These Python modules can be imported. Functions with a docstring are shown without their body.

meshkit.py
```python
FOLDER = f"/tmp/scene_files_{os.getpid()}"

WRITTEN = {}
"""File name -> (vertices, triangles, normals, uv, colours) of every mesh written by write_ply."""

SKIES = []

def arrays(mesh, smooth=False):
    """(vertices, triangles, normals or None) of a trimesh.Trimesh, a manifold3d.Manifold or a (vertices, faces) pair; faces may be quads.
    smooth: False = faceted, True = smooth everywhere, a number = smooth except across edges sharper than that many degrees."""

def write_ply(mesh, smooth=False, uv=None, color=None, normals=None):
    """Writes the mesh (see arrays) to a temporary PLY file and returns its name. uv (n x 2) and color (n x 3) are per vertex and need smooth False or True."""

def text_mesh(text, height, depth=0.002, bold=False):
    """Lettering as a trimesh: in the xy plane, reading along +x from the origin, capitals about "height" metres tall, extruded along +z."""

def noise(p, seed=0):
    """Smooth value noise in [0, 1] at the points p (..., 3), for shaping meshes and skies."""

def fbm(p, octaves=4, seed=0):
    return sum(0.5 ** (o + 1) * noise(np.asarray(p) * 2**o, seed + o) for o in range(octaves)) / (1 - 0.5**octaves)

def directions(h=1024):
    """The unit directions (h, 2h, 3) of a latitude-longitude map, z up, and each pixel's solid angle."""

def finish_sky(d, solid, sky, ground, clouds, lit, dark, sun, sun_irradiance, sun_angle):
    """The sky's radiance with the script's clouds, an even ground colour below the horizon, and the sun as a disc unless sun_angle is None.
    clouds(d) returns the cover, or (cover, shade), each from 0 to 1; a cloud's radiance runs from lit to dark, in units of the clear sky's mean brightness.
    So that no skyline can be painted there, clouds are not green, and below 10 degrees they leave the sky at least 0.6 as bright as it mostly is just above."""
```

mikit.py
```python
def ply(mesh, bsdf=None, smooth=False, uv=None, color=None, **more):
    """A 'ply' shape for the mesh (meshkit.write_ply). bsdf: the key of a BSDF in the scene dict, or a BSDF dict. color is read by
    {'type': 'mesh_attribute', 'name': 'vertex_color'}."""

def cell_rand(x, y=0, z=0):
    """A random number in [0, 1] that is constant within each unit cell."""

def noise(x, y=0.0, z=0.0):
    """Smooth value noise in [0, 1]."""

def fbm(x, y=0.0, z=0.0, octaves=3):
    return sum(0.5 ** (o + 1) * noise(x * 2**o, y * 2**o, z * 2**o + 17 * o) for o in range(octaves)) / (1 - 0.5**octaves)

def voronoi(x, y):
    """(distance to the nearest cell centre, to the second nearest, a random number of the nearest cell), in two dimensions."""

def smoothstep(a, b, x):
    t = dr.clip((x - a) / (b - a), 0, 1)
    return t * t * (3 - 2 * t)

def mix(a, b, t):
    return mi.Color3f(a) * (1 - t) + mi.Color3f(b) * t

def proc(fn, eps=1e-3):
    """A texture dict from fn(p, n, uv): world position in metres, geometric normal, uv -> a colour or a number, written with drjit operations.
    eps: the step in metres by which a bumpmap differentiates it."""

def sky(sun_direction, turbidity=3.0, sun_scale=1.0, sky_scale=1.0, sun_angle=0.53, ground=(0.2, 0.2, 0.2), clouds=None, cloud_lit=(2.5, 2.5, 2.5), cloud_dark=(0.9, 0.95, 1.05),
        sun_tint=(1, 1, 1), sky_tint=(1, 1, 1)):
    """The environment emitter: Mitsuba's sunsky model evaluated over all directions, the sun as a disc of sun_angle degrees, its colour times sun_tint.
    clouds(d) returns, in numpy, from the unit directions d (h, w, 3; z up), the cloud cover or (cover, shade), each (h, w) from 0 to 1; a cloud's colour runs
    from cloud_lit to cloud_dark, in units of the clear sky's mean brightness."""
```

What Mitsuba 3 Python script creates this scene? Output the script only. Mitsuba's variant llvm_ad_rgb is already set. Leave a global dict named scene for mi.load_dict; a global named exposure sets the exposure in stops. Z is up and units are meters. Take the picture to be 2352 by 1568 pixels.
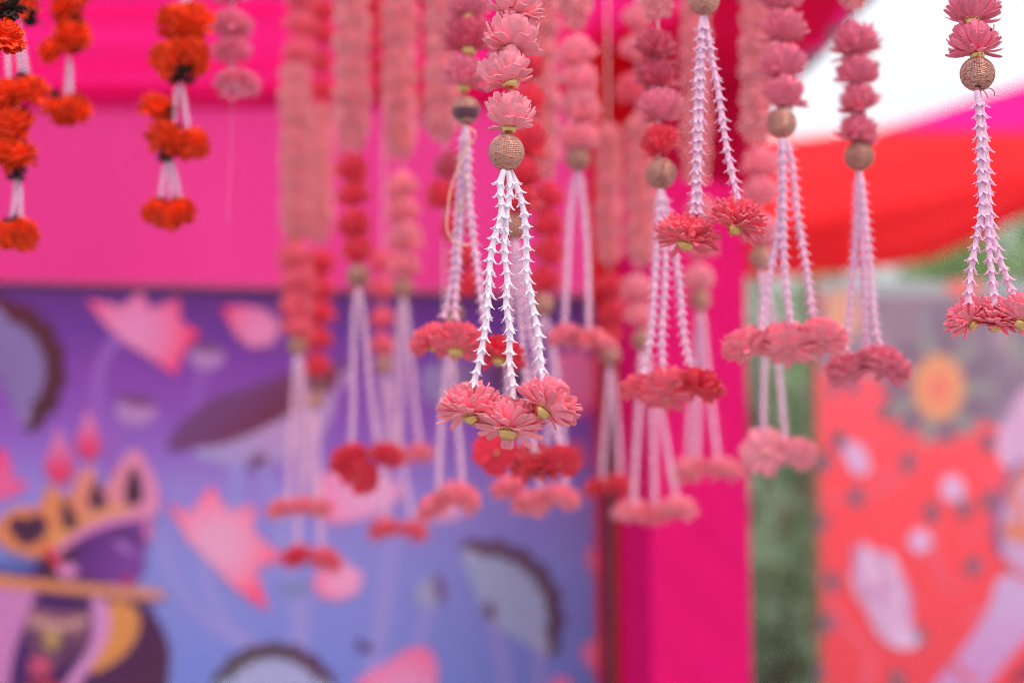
import math, random
import numpy as np, trimesh, shapely
from shapely.geometry import Polygon
from scipy.interpolate import CubicSpline
import drjit as dr
import mitsuba as mi
import mikit, meshkit
from mikit import noise, fbm, mix, smoothstep

T = mi.ScalarTransform4f
rnd = random.Random(7)
scene, labels = {}, {}

# ------------------------------------------------------------------ camera, light, exposure
# Measurements were taken on the photograph at 2352 x 1568; F is the focal length in those pixels.
HFOV, CAM, FOCUS_Y = 27.0, np.array([0.0, 0.0, 1.4]), 1.96
F = 1176 / math.tan(math.radians(HFOV / 2))
PITCH = math.atan((1500 - 784) / F)
FWD = np.array([0, math.cos(PITCH), math.sin(PITCH)])
UP = np.array([0, -math.sin(PITCH), math.cos(PITCH)])
RIGHT = np.array([1.0, 0, 0])
MM = FOCUS_Y / F                       # metres per photograph pixel at the focus plane


def ray(px, py):
    return FWD * F + RIGHT * (px - 1176) + UP * (784 - py)


def at(px, py, d):
    """The point seen at a pixel on the upright plane d times the focus distance away."""
    r = ray(px, py)
    return CAM + r * (d * FOCUS_Y / r[1])


def hit(px, py, p0, n):
    r = ray(px, py)
    return CAM + r * (np.dot(p0 - CAM, n) / np.dot(r, n))


focus = FOCUS_Y * F / ray(1172, 650)[1]
scene['camera'] = {'type': 'thinlens', 'fov': HFOV, 'fov_axis': 'x', 'aperture_radius': 0.0153, 'focus_distance': float(focus),
                   'near_clip': 0.05, 'far_clip': 400.0,
                   'to_world': T().look_at(origin=CAM.tolist(), target=(CAM + FWD).tolist(), up=[0, 0, 1])}


def overcast(d):
    """An overcast sky, three times as bright overhead as at the horizon, with faint cloud structure."""
    n = meshkit.fbm(d * 3.0, 4, 3)
    return np.ones(d.shape[:2]), np.clip(1 - d[..., 2] + 0.35 * (n - 0.5), 0, 1)


scene['sky'] = mikit.sky([0.55, -0.5, 0.95], turbidity=3, sun_scale=0.22, sun_angle=22, clouds=overcast,
                         cloud_lit=(3.25, 3.3, 3.5), cloud_dark=(0.92, 0.95, 1.05), ground=(0.25, 0.24, 0.23))
exposure = 2.75

# ------------------------------------------------------------------ materials


def principled(name, color, rough=0.6, **more):
    c = color if isinstance(color, dict) else {'type': 'rgb', 'value': list(color)}
    scene[name] = {'type': 'twosided', 'bsdf': {'type': 'principled', 'base_color': c, 'roughness': rough, **more}}


def fabric(name, color, trans=1.0, rough=0.75):
    c = color if isinstance(color, dict) else {'type': 'rgb', 'value': list(color)}
    scene[name] = {'type': 'principledthin', 'base_color': c, 'roughness': rough, 'diff_trans': trans, 'spec_trans': 0.0, 'eta': 1.3}


def petal_color(c, edge=(0.95, 0.62, 0.64), spread=0.32, edge_amount=0.55, spots=1.0):
    """Shola petal: each petal its own dye strength (uv.x), pale cut edges (uv.y above 1), faint pith grain."""
    c = mi.Color3f(*c)

    def fn(p, n, uv):
        k = 1 - spread * 0.5 + spread * uv.x
        g = fbm(p.x * 260, p.y * 260, p.z * 260, 2)
        col = c * k * (0.88 + 0.24 * g)
        spot = smoothstep(0.80, 0.86, noise(p.x * 420, p.y * 420, p.z * 420)) * smoothstep(0.74, 0.84, noise(p.x * 34 + 7, p.y * 34, p.z * 34))
        col = mix(col, mi.Color3f(0.10, 0.03, 0.02), 0.8 * spot * spots)
        return mix(col, mi.Color3f(*edge), edge_amount * smoothstep(1.0, 1.1, uv.y))
    return mikit.proc(fn)


PETALS = {'light_pink': (0.86, 0.27, 0.37), 'rose': (0.74, 0.165, 0.28), 'coral': (0.83, 0.12, 0.20), 'red': (0.76, 0.030, 0.075),
          'salmon': (0.88, 0.235, 0.34), 'deep_rose': (0.58, 0.065, 0.14), 'pale_pink': (0.76, 0.21, 0.35), 'dusty': (0.87, 0.36, 0.43)}
for k, c in PETALS.items():
    e = tuple(0.45 * x + 0.55 * y for x, y in zip(c, (0.95, 0.62, 0.66)))
    principled('petal_' + k, petal_color(c, e), 0.6, sheen=0.3, specular=0.3)
principled('petal_orange', petal_color((0.80, 0.052, 0.010), (0.88, 0.12, 0.03), 0.5, spots=0.0), 0.7, specular=0.25)
principled('dark_leaf', (0.028, 0.011, 0.009), 0.8)
for k, c in (('white_plastic', (0.90, 0.83, 0.92)), ('bounce_tinted_plastic', (0.88, 0.63, 0.81))):  # second plastic has pink bounce and haze put into its tint
    scene[k] = {'type': 'principledthin', 'base_color': {'type': 'rgb', 'value': c}, 'roughness': 0.3, 'diff_trans': 0.75, 'spec_trans': 0.0, 'eta': 1.45}
principled('gold', (0.78, 0.53, 0.23), 0.2, metallic=0.95)
principled('purple_plastic', (0.10, 0.03, 0.06), 0.25)
principled('pink_twine', (0.72, 0.36, 0.30), 0.6)
principled('thread_white', (0.78, 0.66, 0.70), 0.6)


def wound_thread(p, n, uv):
    tw = 0.5 + 0.5 * dr.sin(uv.x * 6.2832)
    g = noise(p.x * 500, p.y * 500, p.z * 500)
    fleck = noise(p.x * 340, p.y * 340, p.z * 1000)
    col = mix(mi.Color3f(0.52, 0.22, 0.19), mi.Color3f(0.58, 0.10, 0.12), smoothstep(0.5, 0.75, g))
    col = mix(col, mi.Color3f(0.66, 0.42, 0.32), smoothstep(0.4, 0.95, tw) * 0.75)
    return mix(col * (0.55 + 0.9 * fleck), mi.Color3f(0.06, 0.035, 0.035), dr.maximum(0.85 * smoothstep(0.86, 1.0, 1 - tw), 0.8 * smoothstep(0.70, 0.85, noise(p.x * 260 + 9, p.y * 260, p.z * 900))))


principled('wound_thread', mikit.proc(wound_thread), 0.38, metallic=0.35)

# ------------------------------------------------------------------ helpers


def numbered(key):
    if key not in scene and key not in labels and key not in TAKEN:
        TAKEN.add(key)
        return key
    k = 1
    while f'{key}_{k:03d}' in TAKEN:
        k += 1
    TAKEN.add(f'{key}_{k:03d}')
    return f'{key}_{k:03d}'


TAKEN = set()


def thing(name, label, cat, group=None, kind=None):
    key = numbered(name)
    labels[key] = {'label': label, 'category': cat}
    if group:
        labels[key]['group'] = group
    return key


def part(parent, name, shape, label=None, kind=None):
    key = numbered(f'{parent}__{name}' if parent else name)
    scene[key] = shape
    if label or kind:
        labels[key] = {k: v for k, v in (('label', label), ('kind', kind)) if v}
    return key


def placed(shape, m):
    return {**shape, 'to_world': T(np.asarray(m).tolist())}


def rot(axis, deg):
    return trimesh.transformations.rotation_matrix(math.radians(deg), axis)


def mat(pos, scale=1.0, *rots):
    m = np.eye(4)
    m[:3, 3] = pos
    for r in rots:
        m = m @ r
    return m @ np.diag([scale, scale, scale, 1.0])


def joined(parts):
    """Joins (vertices, faces, uv) triples."""
    vs, fs, us, n = [], [], [], 0
    for v, f, u in parts:
        vs.append(v); fs.append(np.asarray(f) + n); us.append(u); n += len(v)
    return np.vstack(vs), np.vstack(fs), np.vstack(us)


def moved(p, m):
    v, f, u = p
    return v @ m[:3, :3].T + m[:3, 3], f, u


def ply3(p, bsdf, smooth=True):
    return mikit.ply((p[0], p[1]), bsdf, smooth=smooth, uv=p[2])


def tris(q):
    q = np.asarray(q)
    return np.vstack([q[:, [0, 1, 2]], q[:, [0, 2, 3]]])


def grid_faces(nu, nv, closed=False):
    q = []
    for i in range(nu - 1):
        for j in range(nv if closed else nv - 1):
            q.append((i * nv + j, (i + 1) * nv + j, (i + 1) * nv + (j + 1) % nv, i * nv + (j + 1) % nv))
    return tris(q)


def tube(points, radius, sides=6, closed_ends=False):
    p = np.asarray(points, float)
    r = np.broadcast_to(radius, (len(p),))
    t = np.gradient(p, axis=0)
    t /= np.linalg.norm(t, axis=1, keepdims=True) + 1e-12
    ref = np.array([0.31, 0.9, 0.27])
    a = np.cross(t, ref); a /= np.linalg.norm(a, axis=1, keepdims=True) + 1e-12
    b = np.cross(t, a)
    ang = np.arange(sides) * 2 * np.pi / sides
    v = p[:, None] + r[:, None, None] * (np.cos(ang)[None, :, None] * a[:, None] + np.sin(ang)[None, :, None] * b[:, None])
    s = np.linspace(0, 1, len(p))
    u = np.stack(np.broadcast_arrays(s[:, None], (ang / 6.2832)[None, :]), -1).reshape(-1, 2)
    return v.reshape(-1, 3), grid_faces(len(p), sides, True), u


def lathe(profile, seg=20):
    """profile: (radius, z) pairs."""
    pr = np.asarray(profile, float)
    ang = np.arange(seg) * 2 * np.pi / seg
    v = np.stack([pr[:, :1] * np.cos(ang), pr[:, :1] * np.sin(ang), np.repeat(pr[:, 1:], seg, 1)], -1).reshape(-1, 3)
    return v, grid_faces(len(pr), seg, True)[:, ::-1], np.zeros((len(v), 2))


# ------------------------------------------------------------------ petals and flowers (unit radius, opening upwards)


def petal(L, W, bend, cup, r, thick=0.02, tip=0.6, us=(0, 0.28, 0.58, 0.84, 1.0), nv=3, jag=0.0, seed=0):
    q = random.Random(seed)
    us = np.array(us)
    a = np.radians(bend) * us ** 1.3
    x = np.concatenate([[0], np.cumsum(np.diff(us) * np.cos((a[1:] + a[:-1]) / 2))]) * L
    z = np.concatenate([[0], np.cumsum(np.diff(us) * np.sin((a[1:] + a[:-1]) / 2))]) * L
    w = np.where(us < 0.6, 0.42 + 0.58 * np.sin(np.minimum(us / 0.6, 1) * np.pi / 2), np.sqrt(np.maximum(1 - ((us - 0.6) / 0.46) ** 3.0, 0)) * (1 - 0.25 * (us - 0.6)))
    w[-1] = 0.52 + 0.3 * q.random() * tip
    ys = np.linspace(-1, 1, nv)
    tw = (q.random() - 0.5) * 0.35
    top = []
    for i in range(len(us)):
        for y in ys:
            yy = y * w[i] * W / 2
            j = jag * (q.random() - 0.5) * us[i]
            dz = cup * W * (y * w[i]) ** 2 * 0.5 + tw * yy * us[i] + j * W
            top.append((x[i] - dz * math.sin(a[i]) + (0.5 * j * W if i else 0), yy, z[i] + dz * math.cos(a[i])))
    top = np.array(top)
    f = grid_faces(len(us), nv)
    nrm = np.zeros_like(top)
    fn = np.cross(top[f[:, 1]] - top[f[:, 0]], top[f[:, 2]] - top[f[:, 0]])
    for k in range(3):
        np.add.at(nrm, f[:, k], fn)
    nrm /= np.linalg.norm(nrm, axis=1, keepdims=True) + 1e-12
    if nrm[:, 2].mean() < 0:
        nrm, f = -nrm, f[:, ::-1]
    bot = top - nrm * thick
    uv = np.stack([np.full(len(top), r), np.repeat(us, nv) * 0.95], 1)
    n = len(us)
    rim = [i * nv for i in range(n)] + [(n - 1) * nv + j for j in range(1, nv)] + [i * nv + nv - 1 for i in range(n - 2, -1, -1)]
    k = len(rim)
    rv = np.vstack([top[rim], bot[rim]])
    rf = tris([(i, i + 1, k + i + 1, k + i) for i in range(k - 1)])
    ruv = np.tile([[r, 1.3]], (2 * k, 1))
    return joined([(top, f, uv), (bot, f[:, ::-1], uv), (rv, rf, ruv)])


CUP = [  # elevation, count, base radius, length, width, bend, base height
    (0, 9, 0.20, 0.70, 0.36, 26, -0.46), (16, 13, 0.20, 0.86, 0.42, 58, -0.46), (26, 14, 0.20, 0.98, 0.42, 62, -0.46), (36, 14, 0.19, 1.06, 0.40, 56, -0.45),
    (48, 14, 0.17, 1.08, 0.36, 46, -0.44), (60, 13, 0.14, 1.06, 0.32, 34, -0.42), (72, 11, 0.10, 1.02, 0.28, 20, -0.40), (82, 7, 0.05, 0.98, 0.24, 6, -0.38)]
RINGS = [
    (-16, 7, 0.20, 0.66, 0.24, 14, -0.38), (2, 25, 0.20, 0.80, 0.23, 26, -0.38), (13, 28, 0.20, 0.85, 0.225, 30, -0.38), (25, 29, 0.20, 0.88, 0.22, 30, -0.37), (37, 28, 0.19, 0.91, 0.22, 26, -0.36),
    (49, 25, 0.17, 0.94, 0.21, 20, -0.35), (61, 20, 0.14, 0.95, 0.20, 14, -0.33), (72, 14, 0.10, 0.94, 0.20, 8, -0.31), (82, 8, 0.05, 0.92, 0.18, 4, -0.30)]


def flower_petals(seed, rings=RINGS, wild=1.0, cup=0.55, jag=0.10):
    """A list of (ring, petal mesh) of one flower."""
    q = random.Random(seed)
    out = []
    for ri, (e, n, rb, L, W, bend, zb) in enumerate(rings):
        off = q.random() * 360
        for k in range(n):
            if ri == 0 and q.random() < 0.12:
                continue
            el = e + q.gauss(0, 8 if ri else 9) * wild
            if ri < 2 and q.random() < 0.07:
                el -= 35
            p = petal(L * q.uniform(0.85, 1.08), W * q.uniform(0.8, 1.15), bend + q.gauss(0, 9) * wild, cup * q.uniform(0.5, 1.3), q.random(), jag=jag, seed=q.randrange(10**6))
            m = rot([0, 0, 1], off + 360 * k / n + q.gauss(0, 5) * wild) @ mat([rb, 0, zb]) @ rot([0, 1, 0], -el) @ rot([1, 0, 0], q.gauss(0, 12) * wild)
            out.append((ri, moved(p, m)))
    return out


def core(r=0.24, z=-0.34):
    s = trimesh.creation.icosphere(2, r)
    return np.array(s.vertices) * [1, 1, 0.75] + [0, 0, z], np.array(s.faces), np.tile([[0.3, 0.5]], (len(s.vertices), 1))


def scrap_ring(seed):
    """The wrapped pith base under a flower."""
    q = random.Random(seed)
    pr = [(0.08, -0.56), (0.15, -0.55), (0.18, -0.52), (0.17, -0.49), (0.22, -0.46), (0.21, -0.43), (0.18, -0.38)]
    v, f, u = lathe(pr, 18)
    v = v + 0.03 * (meshkit.noise(v * 9 + seed)[:, None] - 0.5) * np.sign(v)
    return v, f, np.tile([[0.1, 0.5]], (len(v), 1))


BUN = [(e + 6, n, rb, L * 0.98, W * 0.95, b + 12, z - 0.06) for e, n, rb, L, W, b, z in RINGS[1:]]
NARROW = [(e, int(n * 1.3), rb, L, W * 0.72, b * 0.6, z) for e, n, rb, L, W, b, z in RINGS]
POMPOM = [(-38, 12, 0.34, 0.55, 0.42, 35, -0.22), (-12, 15, 0.40, 0.58, 0.42, 35, -0.08), (14, 15, 0.40, 0.58, 0.42, 30, 0.06),
          (38, 13, 0.34, 0.56, 0.40, 25, 0.18), (60, 10, 0.22, 0.54, 0.38, 20, 0.26), (82, 6, 0.08, 0.50, 0.34, 10, 0.30)]
FUZZ = [(-30, 20, 0.40, 0.55, 0.2, 10, -0.2), (-8, 24, 0.42, 0.57, 0.2, 10, -0.08), (12, 24, 0.42, 0.57, 0.2, 10, 0.02),
        (34, 22, 0.36, 0.56, 0.2, 10, 0.1), (56, 16, 0.24, 0.54, 0.2, 10, 0.16), (80, 10, 0.1, 0.5, 0.2, 5, 0.2)]
flower_cache = {}


def flower_shape(kind, seed, color):
    key = (kind, seed, color)
    if key not in flower_cache:
        rings = {'bun': BUN, 'cup': CUP, 'shola': RINGS, 'narrow': NARROW, 'pompom': POMPOM, 'fuzz': FUZZ}[kind]
        ps = [p for _, p in flower_petals(seed, rings, jag=0.5 if kind == 'pompom' else 0.12)]
        base = [core()] + ([scrap_ring(seed)] if kind in ('cup', 'bun', 'shola', 'narrow') else [core(0.5, 0.02)])
        flower_cache[key] = ply3(joined(ps + base), 'petal_' + color)
    return flower_cache[key]


# gold cap: bowl with beaded band, crown of points and a bunch of tiny beads
def cap_mesh(fine=True):
    seg = 28 if fine else 14
    prof = [(0.02, -0.86), (0.07, -0.855), (0.10, -0.84), (0.17, -0.825), (0.22, -0.78), (0.245, -0.735), (0.262, -0.73), (0.262, -0.712), (0.245, -0.705), (0.272, -0.64), (0.284, -0.63), (0.284, -0.612), (0.268, -0.605), (0.25, -0.57), (0.17, -0.54)]
    bowl = lathe(prof, seg)
    parts = [bowl]
    n = 14
    a = np.linspace(0, 2 * np.pi, n * 4 + 1)
    zig = np.abs((np.arange(n * 4 + 1) / 2) % 2 - 1)
    pts = np.stack([(0.275 + 0.05 * zig) * np.cos(a), (0.275 + 0.05 * zig) * np.sin(a), -0.61 + 0.15 * zig], 1)
    parts.append(tube(pts, 0.016, 5 if fine else 3))
    if fine:
        ball = trimesh.creation.icosphere(1, 0.017)
        for k in range(26):
            t = 2 * math.pi * k / 26
            v = np.array(ball.vertices) + [0.262 * math.cos(t), 0.262 * math.sin(t), -0.672]
            parts.append((v, np.array(ball.faces), np.zeros((len(v), 2))))
        q = random.Random(5)
        for k in range(9):
            v = np.array(ball.vertices) * 0.9 + [q.gauss(0, 0.03), q.gauss(0, 0.03), -0.87 - q.random() * 0.08]
            parts.append((v, np.array(ball.faces), np.zeros((len(v), 2))))
    return joined(parts)


CAP_FINE, CAP_PLAIN = ply3(cap_mesh(True), 'gold'), ply3(cap_mesh(False), 'gold')

# bead wound with thread
def bead_mesh(turns, seg, sides, lat0=-80, lat1=80, wire=None):
    n = turns * seg
    lat = np.radians(np.linspace(lat0, lat1, n + 1))
    lon = np.linspace(0, turns * 2 * np.pi, n + 1)
    wire = wire or math.radians(lat1 - lat0) / turns * 0.62
    pts = np.stack([np.cos(lat) * np.cos(lon), np.cos(lat) * np.sin(lon), np.sin(lat)], 1) * (1 - wire * 0.6)
    v, f, u = tube(pts, wire, sides)
    u[:, 0] = u[:, 0] * turns * 64 + u[:, 1]
    s = trimesh.creation.icosphere(3, 1 - wire * 1.0)
    return joined([(v, f, u), (np.array(s.vertices), np.array(s.faces), np.tile([[0.75, 0.5]], (len(s.vertices), 1)))])


BEAD_FINE = ply3(bead_mesh(24, 44, 6), 'wound_thread')
BEAD_PLAIN = ply3(bead_mesh(16, 24, 4), 'wound_thread')

# tuberose blossom: trumpet with six flaring spikes, hanging mouth down, one unit = 1 cm pitch
def blossom_mesh(seed, fine=True):
    q = random.Random(seed)
    seg = 10 if fine else 6
    pr = [(0.20, 0.45), (0.235, 0.2), (0.255, -0.15), (0.285, -0.45), (0.35, -0.70), (0.30, -0.68)]
    parts = [lathe(pr, seg)]
    n = 6
    for k in range(n):
        us = np.array([0, 0.35, 0.7, 1.0]) if fine else np.array([0, 0.5, 1.0])
        L = 0.65 * q.uniform(0.75, 1.2)
        el = np.radians(np.array([-70, -60, -44, -24]) if fine else np.array([-70, -52, -30])) + q.gauss(0, 0.12)
        x = np.concatenate([[0], np.cumsum(np.diff(us) * np.cos(el[1:]))]) * L + 0.28
        z = np.concatenate([[0], np.cumsum(np.diff(us) * np.sin(el[1:]))]) * L - 0.62
        w = np.array([0.36, 0.32, 0.19, 0.03]) if fine else np.array([0.30, 0.2, 0.02])
        v, th = [], 0.035
        for i in range(len(us)):
            v += [(x[i], -w[i] / 2, z[i] + 0.02), (x[i] + 0.02, 0, z[i] - 0.03), (x[i], w[i] / 2, z[i] + 0.02)]
        v = np.array(v)
        f = grid_faces(len(us), 3)
        g = (v - [th, 0, th * 0.6], f[:, ::-1], np.zeros((len(v), 2)))
        parts += [moved(x_, rot([0, 0, 1], 60 * k + q.gauss(0, 5))) for x_ in ((v, f, np.zeros((len(v), 2))), g)]
    return joined(parts)


BLOSSOMS = [blossom_mesh(s) for s in (1, 2, 3)]
BLOSSOM_PLY = {m: [ply3(b, m) for b in BLOSSOMS] for m in ('white_plastic', 'bounce_tinted_plastic')}
BLOSSOM_PLAIN = [blossom_mesh(s, False) for s in (4, 5)]


def resample(points, step):
    p = np.asarray(points, float)
    if len(p) > 2:
        t = np.concatenate([[0], np.cumsum(np.linalg.norm(np.diff(p, axis=0), axis=1))])
        p = CubicSpline(t, p)(np.linspace(0, t[-1], 200))
    else:
        p = p[0] + (p[1] - p[0]) * np.linspace(0, 1, 200)[:, None]
    t = np.concatenate([[0], np.cumsum(np.linalg.norm(np.diff(p, axis=0), axis=1))])
    s = np.arange(step * 0.5, t[-1], step)
    pos = np.stack([np.interp(s, t, p[:, k]) for k in range(3)], 1)
    tan = np.stack([np.interp(s + step * 0.3, t, p[:, k]) - np.interp(s - step * 0.3, t, p[:, k]) for k in range(3)], 1)
    return pos, tan / np.linalg.norm(tan, axis=1, keepdims=True), p


def facing(tangent, spin):
    z = -tangent
    x = np.cross([0, 1, 0.1], z); x /= np.linalg.norm(x)
    m = np.eye(4)
    m[:3, 0], m[:3, 1], m[:3, 2] = x, np.cross(z, x), z
    return m @ rot([0, 0, 1], spin)


def string(parent, pts, d, sharp, unit=0.0106, plastic='bounce_tinted_plastic'):
    pos, tan, fine = resample([at(x, y, d) for x, y in pts], unit)
    if sharp:
        key = part(parent, 'string', ply3(tube(fine[::4], 0.0007, 5), plastic))
        for p, t in zip(pos, tan):
            m = mat(p, unit) ; m[:3, :3] = facing(t, rnd.uniform(0, 60))[:3, :3] * unit * rnd.uniform(0.93, 1.08)
            part(key, 'blossom', placed(rnd.choice(BLOSSOM_PLY[plastic]), m))
    else:
        ms = [tube(fine[::8], 0.0007, 4)]
        for p, t in zip(pos, tan):
            m = np.eye(4); m[:3, :3] = facing(t, rnd.uniform(0, 60))[:3, :3] * unit * 1.05; m[:3, 3] = p
            ms.append(moved(rnd.choice(BLOSSOM_PLAIN), m))
        part(parent, 'string', ply3(joined(ms), plastic))


def flower(parent, px, py, w, d, color, kind='shola', tilt=None, sharp=False, cap=True, seed=None, dy=0.0, squash=1.0):
    cs = np.diag([0.86, 0.86, 0.9, 1.0])
    """w: width in photograph pixels; tilt: (towards the camera, to the right) in degrees."""
    tilt = tilt or (rnd.gauss(5, 9), rnd.gauss(0, 11))
    s = w * d * MM / 2 / 0.97
    spin = rnd.uniform(0, 360)
    m = mat(at(px, py, d) + [0, dy, 0], s, rot([0, 1, 0], tilt[1]), rot([1, 0, 0], -tilt[0]), np.diag([1, 1, squash, 1.0]), rot([0, 0, 1], spin))
    if sharp:
        ps = flower_petals(seed or rnd.randrange(10**6), {'narrow': NARROW, 'cup': CUP, 'bun': BUN}.get(kind, RINGS), wild={'narrow': 1.9, 'cup': 1.0, 'bun': 0.8}.get(kind, 1.15))
        keep, inner = [], []
        for ri, p in ps:
            c = m[:3, :3] @ p[0].mean(0)
            (keep if (ri <= 3 and c[1] < -0.001) or (ri > 3 and c[1] < -0.010) else inner).append(p)
        key = part(parent, 'flower', placed(ply3(joined(inner + [core(), scrap_ring(1)]), 'petal_' + color), m))
        for p in keep:
            part(key, 'petal', placed(ply3(p, 'petal_' + color), m))
    else:
        key = part(parent, 'flower', placed(flower_shape(kind, seed or rnd.choice((11, 12, 13, 14)), color), m))
    if cap:
        part(key, 'gold_cap', placed(CAP_FINE if sharp else CAP_PLAIN, m @ mat([0, 0, 0.03 if sharp else 0.13]) @ (cs if sharp else np.diag([0.72, 0.72, 0.8, 1.0]))))
    return key


def rope(parent, px, y0, y1, w, d, color='dusty'):
    a, b = at(px, y0, d), at(px, y1, d)
    R = w * d * MM / 2
    n = max(3, int((a[2] - b[2]) / 0.0065))
    q = random.Random(int(px))
    ps = [tube(np.linspace(a, b, 12), [R * 0.5] * 10 + [R * 0.3, R * 0.05], 10)]
    ps[0] = (ps[0][0], ps[0][1], np.tile([[0.1, 0.5]], (len(ps[0][0]), 1)))
    us = (0, 0.55, 1.0)
    base = [petal(R * 0.72, R * 0.55, 25, 0.6, r, thick=R * 0.02, us=us, seed=k) for k, r in enumerate((0.05, 0.35, 0.65, 0.95))]
    for i in range(n):
        c = a + (b - a) * (i + 0.5) / n
        sc = min(1.0, 0.60 + 0.09 * (n - i), 0.8 + 0.1 * i) * (1 + 0.10 * math.sin(c[2] * 170 + px) + 0.05 * math.sin(c[2] * 61))
        for k in range(14):
            m = mat(c, sc) @ rot([0, 0, 1], 360 * (k + 0.5 * (i % 2)) / 14 + q.gauss(0, 6)) @ mat([R * 0.42, 0, q.gauss(0, 0.001)]) @ rot([0, 1, 0], -q.gauss(8, 14)) @ rot([1, 0, 0], q.gauss(0, 35))
            ps.append(moved(base[min(3, max(0, int(q.gauss(1.6, 0.8) + 1.2 * math.sin(c[2] * 83 + k * 2.1 + px))))], m))
    part(parent, 'petal_rope', ply3(joined(ps), 'petal_' + color))


def bead(parent, px, py, r, d, fine=False, name='bead'):
    return part(parent, name, placed(BEAD_FINE if fine else BEAD_PLAIN, mat(at(px, py, d), r * d * MM, rot([0, 1, 0], rnd.gauss(0, 8)), rot([1, 0, 0], rnd.gauss(0, 8)), rot([0, 0, 1], rnd.uniform(0, 360)))))


RAIL = {}


def hang(parent, px, y_low, d):
    """The thread that carries a strand, up to its overhead rail."""
    p = at(px, y_low, d)
    row = min((1.0, 1.17, 1.32, 1.5, 1.7, 1.9), key=lambda r: abs(r - d))
    top = np.array([p[0], row * FOCUS_Y, 2.72 if row < 1.6 else 2.60])
    RAIL[row] = row * FOCUS_Y
    mid = at(px, -150, d); mid[0] = p[0]
    pts = np.vstack([p + (mid - p) * np.linspace(0, 0.96, 12)[:, None], mid + (top - mid) * np.linspace(0, 1, 6)[:, None]])
    part(parent, 'hanging_thread', ply3(tube(pts, 0.0011, 5), 'thread_white'))


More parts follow.
